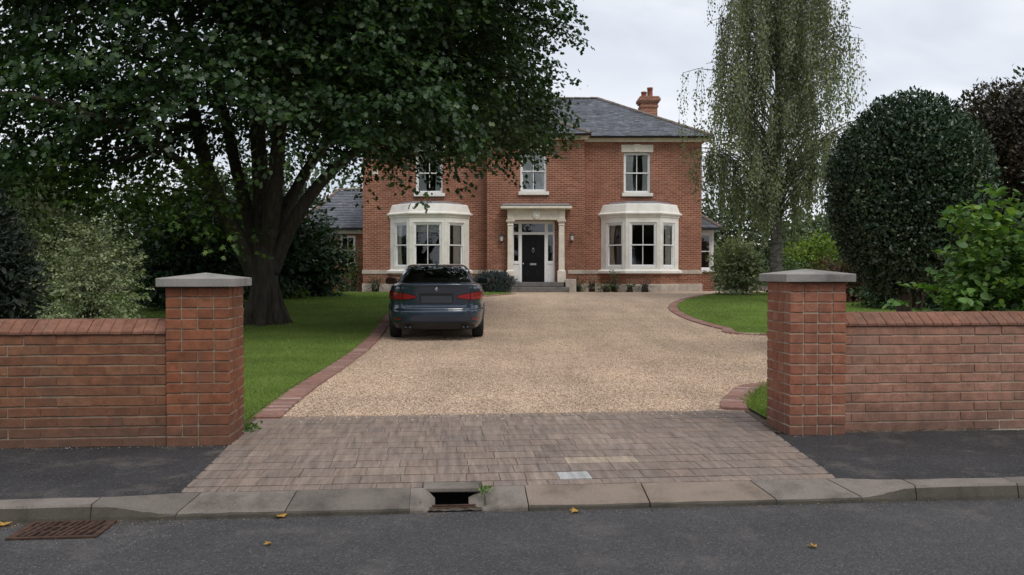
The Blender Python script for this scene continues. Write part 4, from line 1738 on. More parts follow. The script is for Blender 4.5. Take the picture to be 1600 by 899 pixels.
GRH = [(1.0 + (z - 1.0) * .86 if z > 1 else z, a, b, c) for z, a, b, c in GRH]
NL, NG = 4.3, 5.5


def tab(tb, z):
    z = max(tb[0][0], min(tb[-1][0], z))
    for a, b in zip(tb[:-1], tb[1:]):
        if z <= b[0]:
            t = (z - a[0]) / (b[0] - a[0])
            return [a[i] + (b[i] - a[i]) * t for i in (1, 2, 3)]
    return list(tb[-1][1:])


def ring(tb, z, nexp, n_=112):
    hw, r, f = tab(tb, z)
    yc, hl = (r + f) / 2, (f - r) / 2
    out = []
    for j in range(n_):
        t = 2 * math.pi * j / n_
        c, s = math.cos(t), math.sin(t)
        out.append((hw * math.copysign(abs(c) ** (2 / nexp), c), yc + hl * math.copysign(abs(s) ** (2 / nexp), s), z))
    return out


def rear(tb, nexp, x, z, off=0.0):            # a point on the tail at lateral x, height z, pushed out by off
    def P(x, z):
        hw, r, f = tab(tb, z)
        k = min(.9999, abs(x) / hw)
        return Vector((x, (r + f) / 2 - (f - r) / 2 * (1 - k ** nexp) ** (1 / nexp), z))
    p = P(x, z)
    e = .004
    nx = (P(x + e, z) - P(x - e, z)).cross(P(x, z + e) - P(x, z - e))
    if nx.length < 1e-9:
        return p
    nx.normalize()
    if nx.y > 0 and abs(nx.y) > .02:
        nx = -nx
    return p + nx * off


def side(tb, nexp, y, z, sg, off=0.0):        # a point on the flank
    def P(y, z):
        hw, r, f = tab(tb, z)
        yc, hl = (r + f) / 2, (f - r) / 2
        k = min(.9999, abs(y - yc) / hl)
        return Vector((sg * hw * (1 - k ** nexp) ** (1 / nexp), y, z))
    p = P(y, z)
    e = .004
    nx = (P(y + e, z) - P(y - e, z)).cross(P(y, z + e) - P(y, z - e)).normalized()
    if nx.x * sg < 0:
        nx = -nx
    return p + nx * off


WHY = (.95, 3.72)
WHR = .315
mb = MB()
zs = sorted({z for z, *_ in LOW} | set(np.linspace(.19, 1.0, 22).round(3).tolist()))
mb.loft([ring(LOW, z, NL, 168) for z in zs], True, False)
keep_f, keep_m = [], []
for f in mb.f:
    c = [sum(mb.v[i][k] for i in f) / len(f) for k in range(3)]
    if abs(c[0]) > .6 and any((c[1] - y) ** 2 + (c[2] - WHR) ** 2 < .338 ** 2 for y in WHY):
        continue
    keep_f.append(f)
mb.f, mb.m = keep_f, [0] * len(keep_f)
# deck, bonnet: close the top with a gently crowned cap
top = ring(LOW, 1.012, NL, 168)
b0 = len(mb.v)
for k_, (sc, dz) in enumerate(((1.0, 0), (.9, .010), (.7, .018), (.4, .022))):
    cx_, cy_ = 0, 1.8
    mb.v.extend([(x_ * sc, cy_ + (y_ - cy_) * (1 - (1 - sc) * .9), 1.012 + dz) for x_, y_, z_ in top])
for k_ in range(3):
    for j in range(168):
        a = b0 + k_ * 168
        mb.f.append((a + j, a + (j + 1) % 168, a + 168 + (j + 1) % 168, a + 168 + j))
        mb.m.append(0)
body = mb.build('body', m_paint, car, smooth=True)
gw = lambda z: .655 - (z - 1.02) * .40
mb = MB()
zs = sorted({z for z, *_ in GRH} | set(np.linspace(.98, 1.36, 14)))
mb.loft([ring(GRH, z, NG, 120) for z in zs], True, True)
kf = []
for f in mb.f:                                           # openings for the back window and the windscreen
    if len(f) == 4 and all(abs(mb.v[i][0]) < gw(mb.v[i][2]) * .97 and 1.015 < mb.v[i][2] < 1.318 for i in f):
        continue
    kf.append(f)
mb.f, mb.m = kf, [0] * len(kf)
mb.build('cabin', m_paint, car, smooth=True)
for sx in (-.36, .36):
    for sy, sz in ((1.35, 1.10), (2.45, 1.12)):
        mb = MB()
        mb.loft([[(sx + a * k, sy + b, sz + c) for a, b, c in ((-.13, 0, -.09), (.13, 0, -.09), (.13, 0, .06), (.09, 0, .095), (-.09, 0, .095), (-.13, 0, .06))] for b, k in ((0, .92), (.03, 1), (.09, 1), (.11, .9))] if False else
                [[(sx + a * k, sy + d, sz + c * k) for a, c in ((-.13, -.09), (.13, -.09), (.13, .06), (.09, .095), (-.09, .095), (-.13, .06))] for d, k in ((0, .92), (.03, 1), (.08, 1), (.11, .9))])
        mb.build('headrest', m_seat, car)
mb = MB()
mb.box(-.62, .62, 1.3, 1.5, .9, 1.06)
mb.box(-.66, .66, 1.0, 3.4, 1.036, 1.04)
mb.build('seat_back', m_seat, car, bevel=.02)


def patch(fn, us, z0f, z1f, nz=6):
    rows = []
    for q in range(nz + 1):
        rows.append([fn(u, z0f(u) + (z1f(u) - z0f(u)) * q / nz) for u in us])
    m = MB()
    m.grid(rows)
    return m


def mirror_x(s):
    return 1 if s > 0 else -1


R_ = lambda o: (lambda x, z: rear(LOW, NL, x, z, o))
G_ = lambda o: (lambda x, z: rear(GRH, NG, x, z, o))
# rear window (with black border) and side windows
mb = MB()
for ts, z0_, z1_ in ((np.linspace(-1.04, 1.04, 25), 1.0, 1.026), (np.linspace(-1.04, 1.04, 25), 1.305, 1.34), (np.linspace(-1.04, -.93, 4), 1.0, 1.335), (np.linspace(.93, 1.04, 4), 1.0, 1.335)):
    rows = []
    for q in range(9):
        z = z0_ + (z1_ - z0_) * q / 8
        rows.append([rear(GRH, NG, gw(z) * t, z, .004) for t in ts])
    mb.grid(rows)
mb.build('window_border', m_gutter, car, smooth=True)
mb = MB()
rows = []
for q in range(9):
    z = 1.02 + .293 * q / 8
    rows.append([rear(GRH, NG, gw(z) * .97 * t, z, .008) for t in np.linspace(-1, 1, 25)])
mb.grid(rows)
n_ = NT('rear_window')
n_.done((.006, .007, .008), .03, None, 0, .8)
n_.b.inputs['Coat Weight'].default_value = 1.0
n_.b.inputs['Coat Roughness'].default_value = .01
n_.b.inputs['Coat IOR'].default_value = 2.3
mb.build('rear_window', m_carglass, car, smooth=True)
mb = MB()
rows = []
for q in range(9):
    z = 1.02 + .293 * q / 8
    rows.append([(gw(z) * .97 * t, sum(tab(GRH, z)[1:]) - rear(GRH, NG, gw(z) * .97 * t, z, .004).y, z) for t in np.linspace(-1, 1, 25)])
mb.grid(rows)
mb.build('windscreen', m_carglass, car, smooth=True)
for sg in (1, -1):
    for a, b in ((.98, 1.78), (1.84, 2.75)):
        mb = MB()
        rows = []
        for q in range(6):
            z = 1.045 + .25 * q / 5
            a2 = max(a, a + (z - 1.05) * 1.4) if a < 1 else a
            b2 = b - (z - 1.05) * 1.1 if b > 2 else b
            rows.append([side(GRH, NG, a2 + (b2 - a2) * t, z, sg, .006) for t in np.linspace(0, 1, 8)])
        mb.grid(rows)
        mb.build('side_window', n_.m, car, smooth=True)
# tail lights, in two pieces each
def lz0(x):
    t = (abs(x) - .36) / (.83 - .36)
    return .758 - .03 * min(1, t * 2.2)


def lz1(x):
    t = (abs(x) - .36) / (.83 - .36)
    return .782 + .088 * min(1, max(0, t) ** .6)


for sg in (1, -1):
    for (xa, xb, nm) in ((.365, .592, 'tail_light'), (.604, .862, 'tail_light')):
        us = [sg * q for q in np.linspace(xa, xb, 12)]
        o = patch(R_(.011), us, lz0, lz1).build(nm, m_lens, car, smooth=True)
        o2 = patch(R_(.004), [sg * q for q in np.linspace(xa - .008, xb + .006, 12)], lambda x: lz0(x) - .008, lambda x: lz1(x) + .008, 3).build('lamp_rim', m_seam, o, smooth=True)
        patch(R_(.0135), [sg * q for q in np.linspace(xa + .035, xb - .03, 10)], lambda x: lz0(x) + (lz1(x) - lz0(x)) * .22, lambda x: lz0(x) + (lz1(x) - lz0(x)) * .40, 2).build('lamp_strip', m_lens2, o, smooth=True)
        patch(R_(.0135), [sg * q for q in np.linspace(xa + .07, xb - .03, 10)], lambda x: lz0(x) + (lz1(x) - lz0(x)) * .62, lambda x: lz0(x) + (lz1(x) - lz0(x)) * .72, 2).build('lamp_strip', m_lens2, o, smooth=True)
# boot lid seams
def strip_line(pts, w, off, mat, name):
    m = MB()
    rows = [[], []]
    dense = []
    for (xa, za), (xb, zb) in zip(pts[:-1], pts[1:]):
        for k in range(10):
            dense.append((xa + (xb - xa) * k / 10, za + (zb - za) * k / 10))
    dense.append(pts[-1])
    for i, (x_, z_) in enumerate(dense):
        a, b = dense[max(0, i - 1)], dense[min(len(dense) - 1, i + 1)]
        d = Vector((b[0] - a[0], b[1] - a[1])).normalized()
        nx_, nz_ = -d.y * w / 2, d.x * w / 2
        rows[0].append(rear(LOW, NL, x_ - nx_, z_ - nz_, off))
        rows[1].append(rear(LOW, NL, x_ + nx_, z_ + nz_, off))
    m.grid(rows)
    return m.build(name, mat, car, smooth=True)


strip_line([(-.69, .985), (-.60, .90), (-.598, .70), (-.53, .585), (.53, .585), (.598, .70), (.60, .90), (.69, .985)], .009, .0035, m_seam, 'boot_seam')
strip_line([(-.90, .548), (-.6, .548), (.6, .548), (.90, .548)], .012, .003, m_seam, 'bumper_seam')
strip_line([(-.72, .315), (-.60, .338), (.60, .338), (.72, .315)], .012, .012, m_tipm, 'bumper_trim')
patch(R_(.004), np.linspace(-.30, .30, 14), lambda x: .658, lambda x: .820 - 0.0 * x).build('plate_recess', m_blackp, car, smooth=True)
patch(R_(.009), np.linspace(-.272, .272, 12), lambda x: .672, lambda x: .797).build('number_plate', m_plate, car, smooth=True)
patch(R_(.016), np.linspace(-.30, .30, 14), lambda x: .818, lambda x: .834, 2).build('boot_handle', m_blackp, car, smooth=True)
patch(R_(.008), np.linspace(-.68, .68, 24), lambda x: .195 + .0 * x, lambda x: .318 - .05 * max(0, (abs(x) - .5) / .18) ** 2, 5).build('diffuser', m_blackp, car, smooth=True)
for sg in (1, -1):
    for dx in (.47, .545):
        mb = MB()
        mb.lathe([(.032, .045), (.032, .14), (.026, .145), (.026, .045)], (sg * dx, -.0, .225), 14, axis='y')
        mb.build('exhaust_tip', m_tipm, car, smooth=True)
    patch(R_(.010), [sg * q for q in np.linspace(.62, .76, 6)], lambda x: .37, lambda x: .395, 2).build('reflector', m_lens, car, smooth=True)
# boot lip spoiler edge
mb = MB()
rows = []
for q in ((-.004, .955), (-.022, .985), (-.018, 1.006), (.10, 1.016)):
    rows.append([Vector((x_, rear(LOW, NL, x_, .97).y + q[0], q[1] - .03 * (abs(x_) / .76) ** 4)) for x_ in np.linspace(-.76, .76, 31)])
mb.grid(rows)
mb.build('boot_lip', m_paint, car, smooth=True)
# badge: a small upright animal-like emblem
mb = MB()
bz = .90
byf = lambda x_, z_: rear(LOW, NL, x_, z_, .008)
for pts in ([(-.006, -.034), (.004, -.012), (.0, .012), (.012, .03)], [(.004, -.012), (.022, -.03)], [(.0, .01), (-.022, .018), (-.03, .006)], [(.0, -.002), (-.024, -.008)], [(.012, .03), (-.006, .036)], [(.006, -.008), (.028, .0), (.026, .02)]):
    mb.tube([byf(a, bz + b) for a, b in pts], .0055, 6)
mb.build('badge', m_plate2, car)
# roof fin, mirrors
mb = MB()
mb.loft([[(-.022, 1.75, 1.34), (.022, 1.75, 1.34), (.016, 2.0, 1.36), (-.016, 2.0, 1.36)], [(-.006, 1.74, 1.415), (.006, 1.74, 1.415), (.006, 1.80, 1.41), (-.006, 1.80, 1.41)]])
mb.build('roof_fin', m_paint, car)
for sg in (1, -1):
    mb = MB()
    rings = []
    for (y_, k) in ((0.0, .93), (.015, 1.0), (.07, .95), (.12, .75), (.15, .4)):
        rg = []
        for j in range(16):
            t = 2 * math.pi * j / 16
            cc, ss = math.cos(t), math.sin(t)
            rg.append((sg * (.955 + .115 * k * math.copysign(abs(cc) ** .6, cc)), 2.78 + y_, 1.03 + .07 * k * math.copysign(abs(ss) ** .6, ss)))
        rings.append(rg)
    mb.loft(rings)
    mb.tube([(sg * .74, 2.86, 1.0), (sg * .88, 2.84, 1.0)], .03, 6)
    mo = mb.build('wing_mirror', m_paint, car, smooth=False)
    mb = MB()
    mb.grid([[(sg * (.955 + .095 * a), 2.777, 1.03 + .055 * b) for a in (-1, 1)] for b in (-1, 1)])
    mb.build('mirror_glass', n_.m, mo)
    # wheels
    for wy in WHY:
        mb = MB()
        xo = sg * .865
        prof = [(.20, -.2), (.29, -.205), (.312, -.19), (.318, -.15), (.318, -.06), (.312, -.02), (.29, -.0), (.225, -.012)]
        mb.lathe([(r_, sg * hh) for r_, hh in prof], (xo, wy, .318), 32, axis='x')
        tyre = mb.build('wheel', m_tyre, car, smooth=True)
        mb = MB()
        mb.lathe([(.225, sg * -.014), (.21, sg * -.03), (.20, sg * -.05), (.05, sg * -.06), (.04, sg * -.02), (.002, sg * -.02)], (xo, wy, .318), 24, axis='x')
        for k in range(5):
            t = 2 * math.pi * k / 5
            mb.tube([(xo - sg * .025, wy + .04 * math.cos(t), .318 + .04 * math.sin(t)), (xo - sg * .02, wy + .215 * math.cos(t), .318 + .215 * math.sin(t))], [.03, .022], 6)
        mb.build('rim', m_rim, tyre)
        mb = MB()
        rows = []
        for k in range(25):
            t = math.pi * (-.1 + 1.2 * k / 24)
            rw = []
            for o_, rr in ((-.28, .345), (.002, .335), (.009, .345), (.005, .368), (-.01, .375)):
                yy_, zz_ = wy + rr * math.cos(t), .318 + rr * math.sin(t)
                sx_ = side(LOW, NL, yy_, max(.2, zz_), sg, 0).x
                rw.append((sx_ + sg * o_, yy_, zz_))
            rows.append(rw)
        mb.grid(rows)
        mb.build('wheel_arch', m_paint, car, smooth=True)
mb = MB()
mb.box(-.60, .60, .25, 4.4, .19, .30)
mb.box(-.45, .45, .35, .9, .165, .22)
mb.build('underbody', m_seam, car)

# ---------------------------------------------------------------- foliage
OVAL = (np.array([(0, 0, 0), (.30, .42, .05), (0, 1, -.04), (-.30, .42, .05)], float), [(0, 1, 2), (0, 2, 3)])
SLIM = (np.array([(0, 0, 0), (.17, .4, .03), (0, 1, -.03), (-.17, .4, .03)], float), [(0, 1, 2), (0, 2, 3)])
BROAD = (np.array([(0, 0, 0), (.32, .16, .05), (.43, .48, .08), (.24, .82, .04), (0, 1.05, -.06), (-.24, .82, .04), (-.43, .48, .08), (-.32, .16, .05), (0, .5, 0)], float),
         [(0, 1, 8), (1, 2, 8), (2, 3, 8), (3, 4, 8), (4, 5, 8), (5, 6, 8), (6, 7, 8), (7, 0, 8)])
MAPLE = (np.array([(0, 0, 0), (.52, .18, .05), (.26, .36, .02), (.46, .74, .06), (.14, .62, 0), (0, 1.05, -.08), (-.14, .62, 0), (-.46, .74, .06), (-.26, .36, .02), (-.52, .18, .05), (0, .34, 0)], float),
         [(0, 1, 10), (1, 2, 10), (2, 3, 10), (3, 4, 10), (4, 5, 10), (5, 6, 10), (6, 7, 10), (7, 8, 10), (8, 9, 10), (9, 0, 10)])


MAPLE2 = (np.array([(0, 0, 0), (.50, .20, .05), (.28, .44, .0), (.40, .80, .05), (0, 1.05, -.08), (-.40, .80, .05), (-.28, .44, 0), (-.50, .20, .05)], float), [(0, 1, 2), (0, 2, 3), (0, 3, 4), (0, 4, 5), (0, 5, 6), (0, 6, 7)])


def unit(a):
    return a / np.maximum(1e-9, np.linalg.norm(a, axis=1, keepdims=True))


def leaf_mesh(name, P, A, Nn, S, tpl, mat, parent, off, stuff=False):
    """P positions, A leaf axes, Nn rough normals, S sizes"""
    A = unit(A)
    X = unit(np.cross(A, Nn) + 1e-6)
    Z = np.cross(X, A)
    tv, tf = tpl
    k = len(tv)
    V = (P[:, None, :] - np.asarray(off)[None, None, :] + S[:, None, None] * (tv[None, :, 0:1] * X[:, None, :] + tv[None, :, 1:2] * A[:, None, :] + tv[None, :, 2:3] * Z[:, None, :]))
    V = V.reshape(-1, 3)
    F = (np.arange(len(P))[:, None, None] * k + np.array(tf)[None]).reshape(-1, 3)
    o = fast_mesh(name, V, F, mat, parent)
    if stuff:
        o['kind'] = 'stuff'
    return o


def sprays(O, D, n_per, L, Wd, droop, size, jit=.12, flat=.5):
    """leaves set along drooping twigs: O origins, D directions"""
    m = len(O)
    D = unit(D)
    up = np.array([0, 0, 1.0])
    Lt = unit(np.cross(D, up) + rng.normal(0, .05, D.shape))
    O2 = np.repeat(O, n_per, 0)
    D2 = np.repeat(D, n_per, 0)
    L2 = np.repeat(Lt, n_per, 0)
    LL = np.repeat(rng.uniform(.7, 1.3, m) * L, n_per)[:, None]
    t = rng.random((m * n_per, 1)) ** .8
    s = rng.choice([-1.0, 1.0], (m * n_per, 1))
    lat = s * rng.random((m * n_per, 1)) * Wd * (1 - .45 * t)
    P = O2 + D2 * LL * t + L2 * lat - up * droop * LL * t * t + rng.normal(0, jit, (m * n_per, 3)) * np.array([1, 1, .6])
    A = D2 * .6 + L2 * s * .7 - up * rng.uniform(.1, .8, (m * n_per, 1)) + rng.normal(0, .35, (m * n_per, 3))
    N2 = up * flat + rng.normal(0, .5, (m * n_per, 3)) + D2 * .2
    S = size * rng.uniform(.6, 1.25, m * n_per)
    return P, A, N2, S


def lumpy(dirs, seed, amt, freq=2.2):
    r = np.random.default_rng(seed)
    out = np.ones(len(dirs))
    for i in range(9):
        k = unit(r.normal(size=(1, 3)))[0] * freq * r.uniform(.7, 2.4)
        out += amt / 3 * np.sin(dirs @ k * 2.2 + r.uniform(0, 6.28))
    return out


def shrub(name, label, cat, c, rad, nleaf, size, mat, tpl=OVAL, seed=1, lump=.22, shell=.35, base=None, stem=True, flatten=.0, group=None, up_bias=.35, stem_mat=None, trunk=None, core=0, square=0):
    r = np.random.default_rng(seed)
    c = np.array(c, float)
    rad = np.array(rad, float)
    gz = T(c[1]) if base is None else base
    loc = (c[0], c[1], gz)
    o = thing(name, label, cat, loc, 0, group)
    d = unit(r.normal(size=(nleaf, 3)))
    d[:, 2] = np.where(d[:, 2] < -.2, d[:, 2] * (1 - flatten), d[:, 2])
    rr = 1 - shell * r.random(nleaf) ** 1.6
    if square:
        rr = rr * np.where(d[:, 2] > -.1, (np.abs(d) ** square).sum(1) ** (-1 / square), 1.0)
    if core:                                          # a few stray shoots break the clipped face
        rr = rr + np.where(r.random(nleaf) < .05, np.minimum(.06, r.exponential(.02, nleaf)), 0)
    P = c + d * rad * (rr * lumpy(d, seed, lump))[:, None] + r.normal(0, size * .5, (nleaf, 3))
    P[:, 2] = np.maximum(P[:, 2], gz + .03)
    A = d * .7 + np.array([0, 0, 1]) * up_bias + r.normal(0, .55, (nleaf, 3))
    N_ = d + np.array([0, 0, .4]) + r.normal(0, .45, (nleaf, 3))
    S = size * r.uniform(.6, 1.3, nleaf)
    global rng
    if core:
        d2 = unit(r.normal(size=(core, 3)))
        P2 = c + d2 * rad * (r.uniform(.35, .84, core) * lumpy(d2, seed, lump))[:, None]
        P2[:, 2] = np.maximum(P2[:, 2], gz + .05)
        P, A, N_, S = np.concatenate([P, P2]), np.concatenate([A, d2 + r.normal(0, .8, (core, 3))]), np.concatenate([N_, r.normal(0, 1, (core, 3))]), np.concatenate([S, size * 2.6 * r.uniform(.7, 1.2, core)])
    leaf_mesh('foliage', P, A, N_, S, tpl, mat, o, loc)
    if stem:
        mb = MB()
        ns = 6
        for k in range(ns):
            dd = d[k * 7]
            e = c + dd * rad * .75
            e[2] = max(e[2], c[2])
            s0 = Vector((c[0] + rnd.uniform(-.1, .1) * rad[0], c[1] + rnd.uniform(-.1, .1) * rad[1], gz - .03))
            mb.tube([s0, s0.lerp(Vector(e), .5) + Vector((0, 0, .1 * rad[2])), Vector(e)], [.03, .022, .008], 5)
        if trunk:
            mb.tube([(c[0], c[1], gz - .05), (c[0] + .03, c[1], (gz + c[2]) / 2), (c[0], c[1], c[2])], [trunk, trunk * .85, trunk * .6], 9, wob=.06)
        mb.build('stems', stem_mat or m_twig, o, loc, smooth=True)
    return o


def pxs(px, py, Y):
    return tuple(at(px, py, Y))


# --- the great maple on the left
TY = 18.6
tp = lambda px, py, dy=0: at(px, py, TY + dy)
tb_ = ground(415, 507)
MO = (tb_.x, tb_.y, tb_.z)
maple = thing('maple_tree', 'huge dark broadleaf tree with forked trunk on the left lawn', 'tree', MO)
TY = tb_.y
limbs = []
mb = MB()
trunk_pts = [tp(417, 512), tp(415, 498), tp(413, 470), tp(412, 435), tp(412, 400), tp(412, 372)]
mb.tube(trunk_pts, [.50, .38, .31, .30, .32, .26], 18, wob=.05)
for k in range(7):                                       # root flare
    t = 2 * math.pi * k / 7 + .3
    b = Vector(MO)
    mb.tube([b + Vector(((.58 + .14 * math.sin(k * 2.7)) * math.cos(t), (.58 + .14 * math.sin(k * 2.7)) * math.sin(t), -.09)), b + Vector((.42 * math.cos(t), .42 * math.sin(t), .07)), b + Vector((.30 * math.cos(t), .30 * math.sin(t), .40)), b + Vector((.20 * math.cos(t), .20 * math.sin(t), .9))], [.08, .13, .12, .08], 8, wob=.06)
mb.build('trunk', m_bark, maple, MO, smooth=True)


def limb(pts, radii, sub=True):
    P = [Vector(p) for p in pts]
    dense = []
    for i in range(len(P) - 1):
        p0, p1, p2, p3 = P[max(i - 1, 0)], P[i], P[i + 1], P[min(i + 2, len(P) - 1)]
        for k in range(5):
            t = k / 5
            dense.append(.5 * ((2 * p1) + (-p0 + p2) * t + (2 * p0 - 5 * p1 + 4 * p2 - p3) * t * t + (-p0 + 3 * p1 - 3 * p2 + p3) * t ** 3))
    dense.append(P[-1])
    rr = .76 * np.interp(np.linspace(0, 1, len(dense)), np.linspace(0, 1, len(radii)), radii)
    m = MB()
    m.tube(dense, list(rr), 10, wob=.04)
    m.build('limb', m_bark, maple, MO, smooth=True)
    limbs.extend(zip(dense[len(dense) // 3:], rr[len(dense) // 3:]))


limb([tp(402, 432), tp(378, 385, -.2), tp(345, 320, -.5), tp(318, 245, -.3), tp(302, 170, .2), tp(282, 80, .5), tp(255, -30, .5)], [.30, .25, .21, .19, .16, .12, .05])
limb([tp(408, 400), tp(385, 330, .4), tp(366, 250, .9), tp(345, 160, 1.4), tp(300, 50, 2), tp(250, -80, 2.6)], [.26, .2, .17, .15, .11, .04])
limb([tp(414, 395), tp(408, 300, .6), tp(402, 200, 1), tp(395, 80, 1.5), tp(385, -120, 1.5), tp(380, -300, 1)], [.32, .25, .22, .19, .14, .05])
limb([tp(418, 395), tp(428, 310, -.4), tp(436, 210, .2), tp(450, 90, .6), tp(470, -60, .6), tp(480, -220, .5)], [.30, .23, .2, .17, .12, .05])
limb([tp(424, 425), tp(446, 372, -.1), tp(476, 318, -.3), tp(518, 268, .2), tp(575, 222, .8), tp(650, 170, 1.3), tp(730, 130, 1.6)], [.25, .2, .175, .16, .13, .09, .04])
limb([tp(420, 400), tp(450, 320, .6), tp(490, 250, 1.3), tp(550, 170, 2.2), tp(640, 90, 3), tp(740, 30, 3.6)], [.22, .17, .15, .12, .08, .03])
limb([tp(350, 330, -.5), tp(300, 270, -1.5), tp(230, 215, -2.6), tp(140, 180, -3.6), tp(40, 150, -4.2), tp(-90, 140, -4.6)], [.13, .11, .09, .07, .05, .02])
# crown: sprays spread through an uneven dome
cc = np.array([tb_.x + .1, tb_.y - .3, 7.9])
want = 4300
r_ = np.random.default_rng(5)
RZT = ([2.0, 2.6, 3.0, 3.5, 4.2, 5.2, 6.2, 7.6, 9, 11, 12.6, 13.4], [3.0, 3.4, 4.0, 4.8, 5.7, 6.3, 6.4, 6.0, 5.5, 4.4, 2.6, .8])


def crown_points(cnt, hmax, power):
    O, D = [], []
    while len(O) < cnt:
        z = r_.uniform(2.1, 13.2)
        th = r_.uniform(-math.pi, math.pi)
        left = max(0, -math.cos(th))
        Rm = np.interp(z, *RZT) * (1 + .30 * left)
        d = np.array([math.cos(th), math.sin(th), (z - 7) / 5])
        Rm *= lumpy(unit(d[None]), 42, .13, 2.8)[0]
        hr = r_.random() ** power * hmax
        if r_.random() > (Rm / 7.5) ** 1.2:
            continue
        p = cc + np.array([math.cos(th) * Rm * hr, math.sin(th) * Rm * hr, z - cc[2]])
        fl = 4.05 + .35 * math.sin(3 * th + .8) + 1.3 * max(0, 1 - hr / .8) + .3 - 1.25 * left + .12 * max(-3, p[1] - cc[1]) - .5 * smooth(.7, .95, hr)
        if p[2] < fl or p[1] < 13.6 or p[1] > 25:
            continue
        if left > .3 and p[1] > 20.8 and p[0] < cc[0] - 2.5:
            continue
        if left > .3 and p[2] < 8 and r_.random() < .38 + .25 * math.sin(p[0] * 1.9 + p[2] * 1.3):
            continue
        O.append(p)
        D.append(np.array([math.cos(th), math.sin(th), -.1 + .25 * (z - 7) / 5]) + r_.normal(0, .3, 3))
    return np.array(O), np.array(D)


O, D = crown_points(want, 1.0, .42)
P, A, N2, S = sprays(O, D, 46, .95, .5, .26, .10, .09, .9)
keep = P[:, 2] > 1.9
leaf_mesh('crown', P[keep], A[keep], N2[keep], S[keep], MAPLE2, m_maple, maple, MO)
O2, D2 = crown_points(1900, .74, .55)
O2[:, 1] += .8
P, A, N2, S = sprays(O2, D2, 34, 1.0, .6, .3, .17, .14, .6)
leaf_mesh('inner_foliage', P, A, N2, S, OVAL, m_maple, maple, MO)
O3 = np.array([tuple(at(*[(a_, 245 + b_ * (90 + .16 * max(0, a_ - 60))) for a_, b_ in [(r_.uniform(30, 365), r_.random())]][0], r_.uniform(14.5, 17.5))) for _ in range(190)])
P, A, N2, S = sprays(O3, r_.normal(0, 1, (190, 3)) * np.array([1, 1, .2]), 15, .7, .4, .4, .105, .08, .9)
leaf_mesh('low_branch_foliage', P, A, N2, S, MAPLE, m_maple_lit, maple, MO)
mb = MB()
lp = [l for l, _ in limbs]
for k in range(0, want, 7):
    o_ = Vector(O[k])
    b = min(lp, key=lambda q: (q - o_).length + max(0, q.z - o_.z) * .5)
    if (b - o_).length > 3.2 or o_.y < 16.5:
        continue
    md = b.lerp(o_, .55) + Vector((0, 0, .25)) + Vector(r_.normal(0, .15, 3))
    mb.tube([b, md, o_ + Vector(D[k]) * .2], [.036, .022, .008], 5, cap=False)
kind(mb.build('branches', m_bark, maple, MO, smooth=True), 'stuff')

# --- the weeping birch on the right
bb = at(1212, 466, 24.5)
BO = (bb.x, 24.5, T(24.5))
birch = thing('birch_tree', 'tall weeping birch with hanging strands of small leaves on the right lawn', 'tree', BO)
mb = MB()
btop = 13.5
tr = [(0, 0, -.1), (0, 0, .3), (.02, 0, 1.6), (-.03, .02, 3.5), (.05, -.03, 6), (-.02, .05, 9), (.1, 0, 11.5), (.12, 0, btop)]
mb.tube([(BO[0] + a, BO[1] + b, BO[2] + c) for a, b, c in tr], [.25, .185, .165, .14, .105, .07, .04, .01], 14, wob=.05)
mb.build('trunk', m_birchbark, birch, BO, smooth=True)
r_ = np.random.default_rng(21)
mb = MB()
SP, SL_ = [], []
for k in range(170):
    h = 2.3 + 10.3 * r_.random() ** 1.35
    ph = r_.uniform(0, 2 * math.pi)
    env = np.interp(h, [2.4, 4, 6.5, 9, 11, 13], [2.6, 2.75, 2.45, 2.0, 1.6, .8])
    Lh = env * r_.uniform(.55, 1.08)
    base = Vector((BO[0], BO[1], BO[2] + h))
    pts = []
    for q in range(7):
        t = q / 6
        z = 1.5 * Lh * .45 * math.sin(t * math.pi * .62)
        pts.append(base + Vector((math.cos(ph + .25 * t) * Lh * t, math.sin(ph + .25 * t) * Lh * t, z)))
    mb.tube(pts, [.026 * (1 - .85 * q / 6) * (1.3 - h / 14) + .003 for q in range(7)], 5, cap=False)
    for q in range(5):                                # twigs hang in bunches, with gaps between them
        t = r_.uniform(.2, 1.0)
        i = min(5, int(t * 6))
        p_ = pts[i].lerp(pts[i + 1], t * 6 - i)
        lb = r_.uniform(.6, 1.1) * (2.5 if h > 4.5 else 1.5) * (1.2 if t > .8 else .9)
        for q2 in range(4):
            SP.append(p_ + Vector(r_.normal(0, .06, 3)))
            SL_.append(lb * r_.uniform(.6, 1.05))
kind(mb.build('branches', m_birchbark, birch, BO, smooth=True), 'stuff')
P, A, N2, S = [], [], [], []
tw = MB()
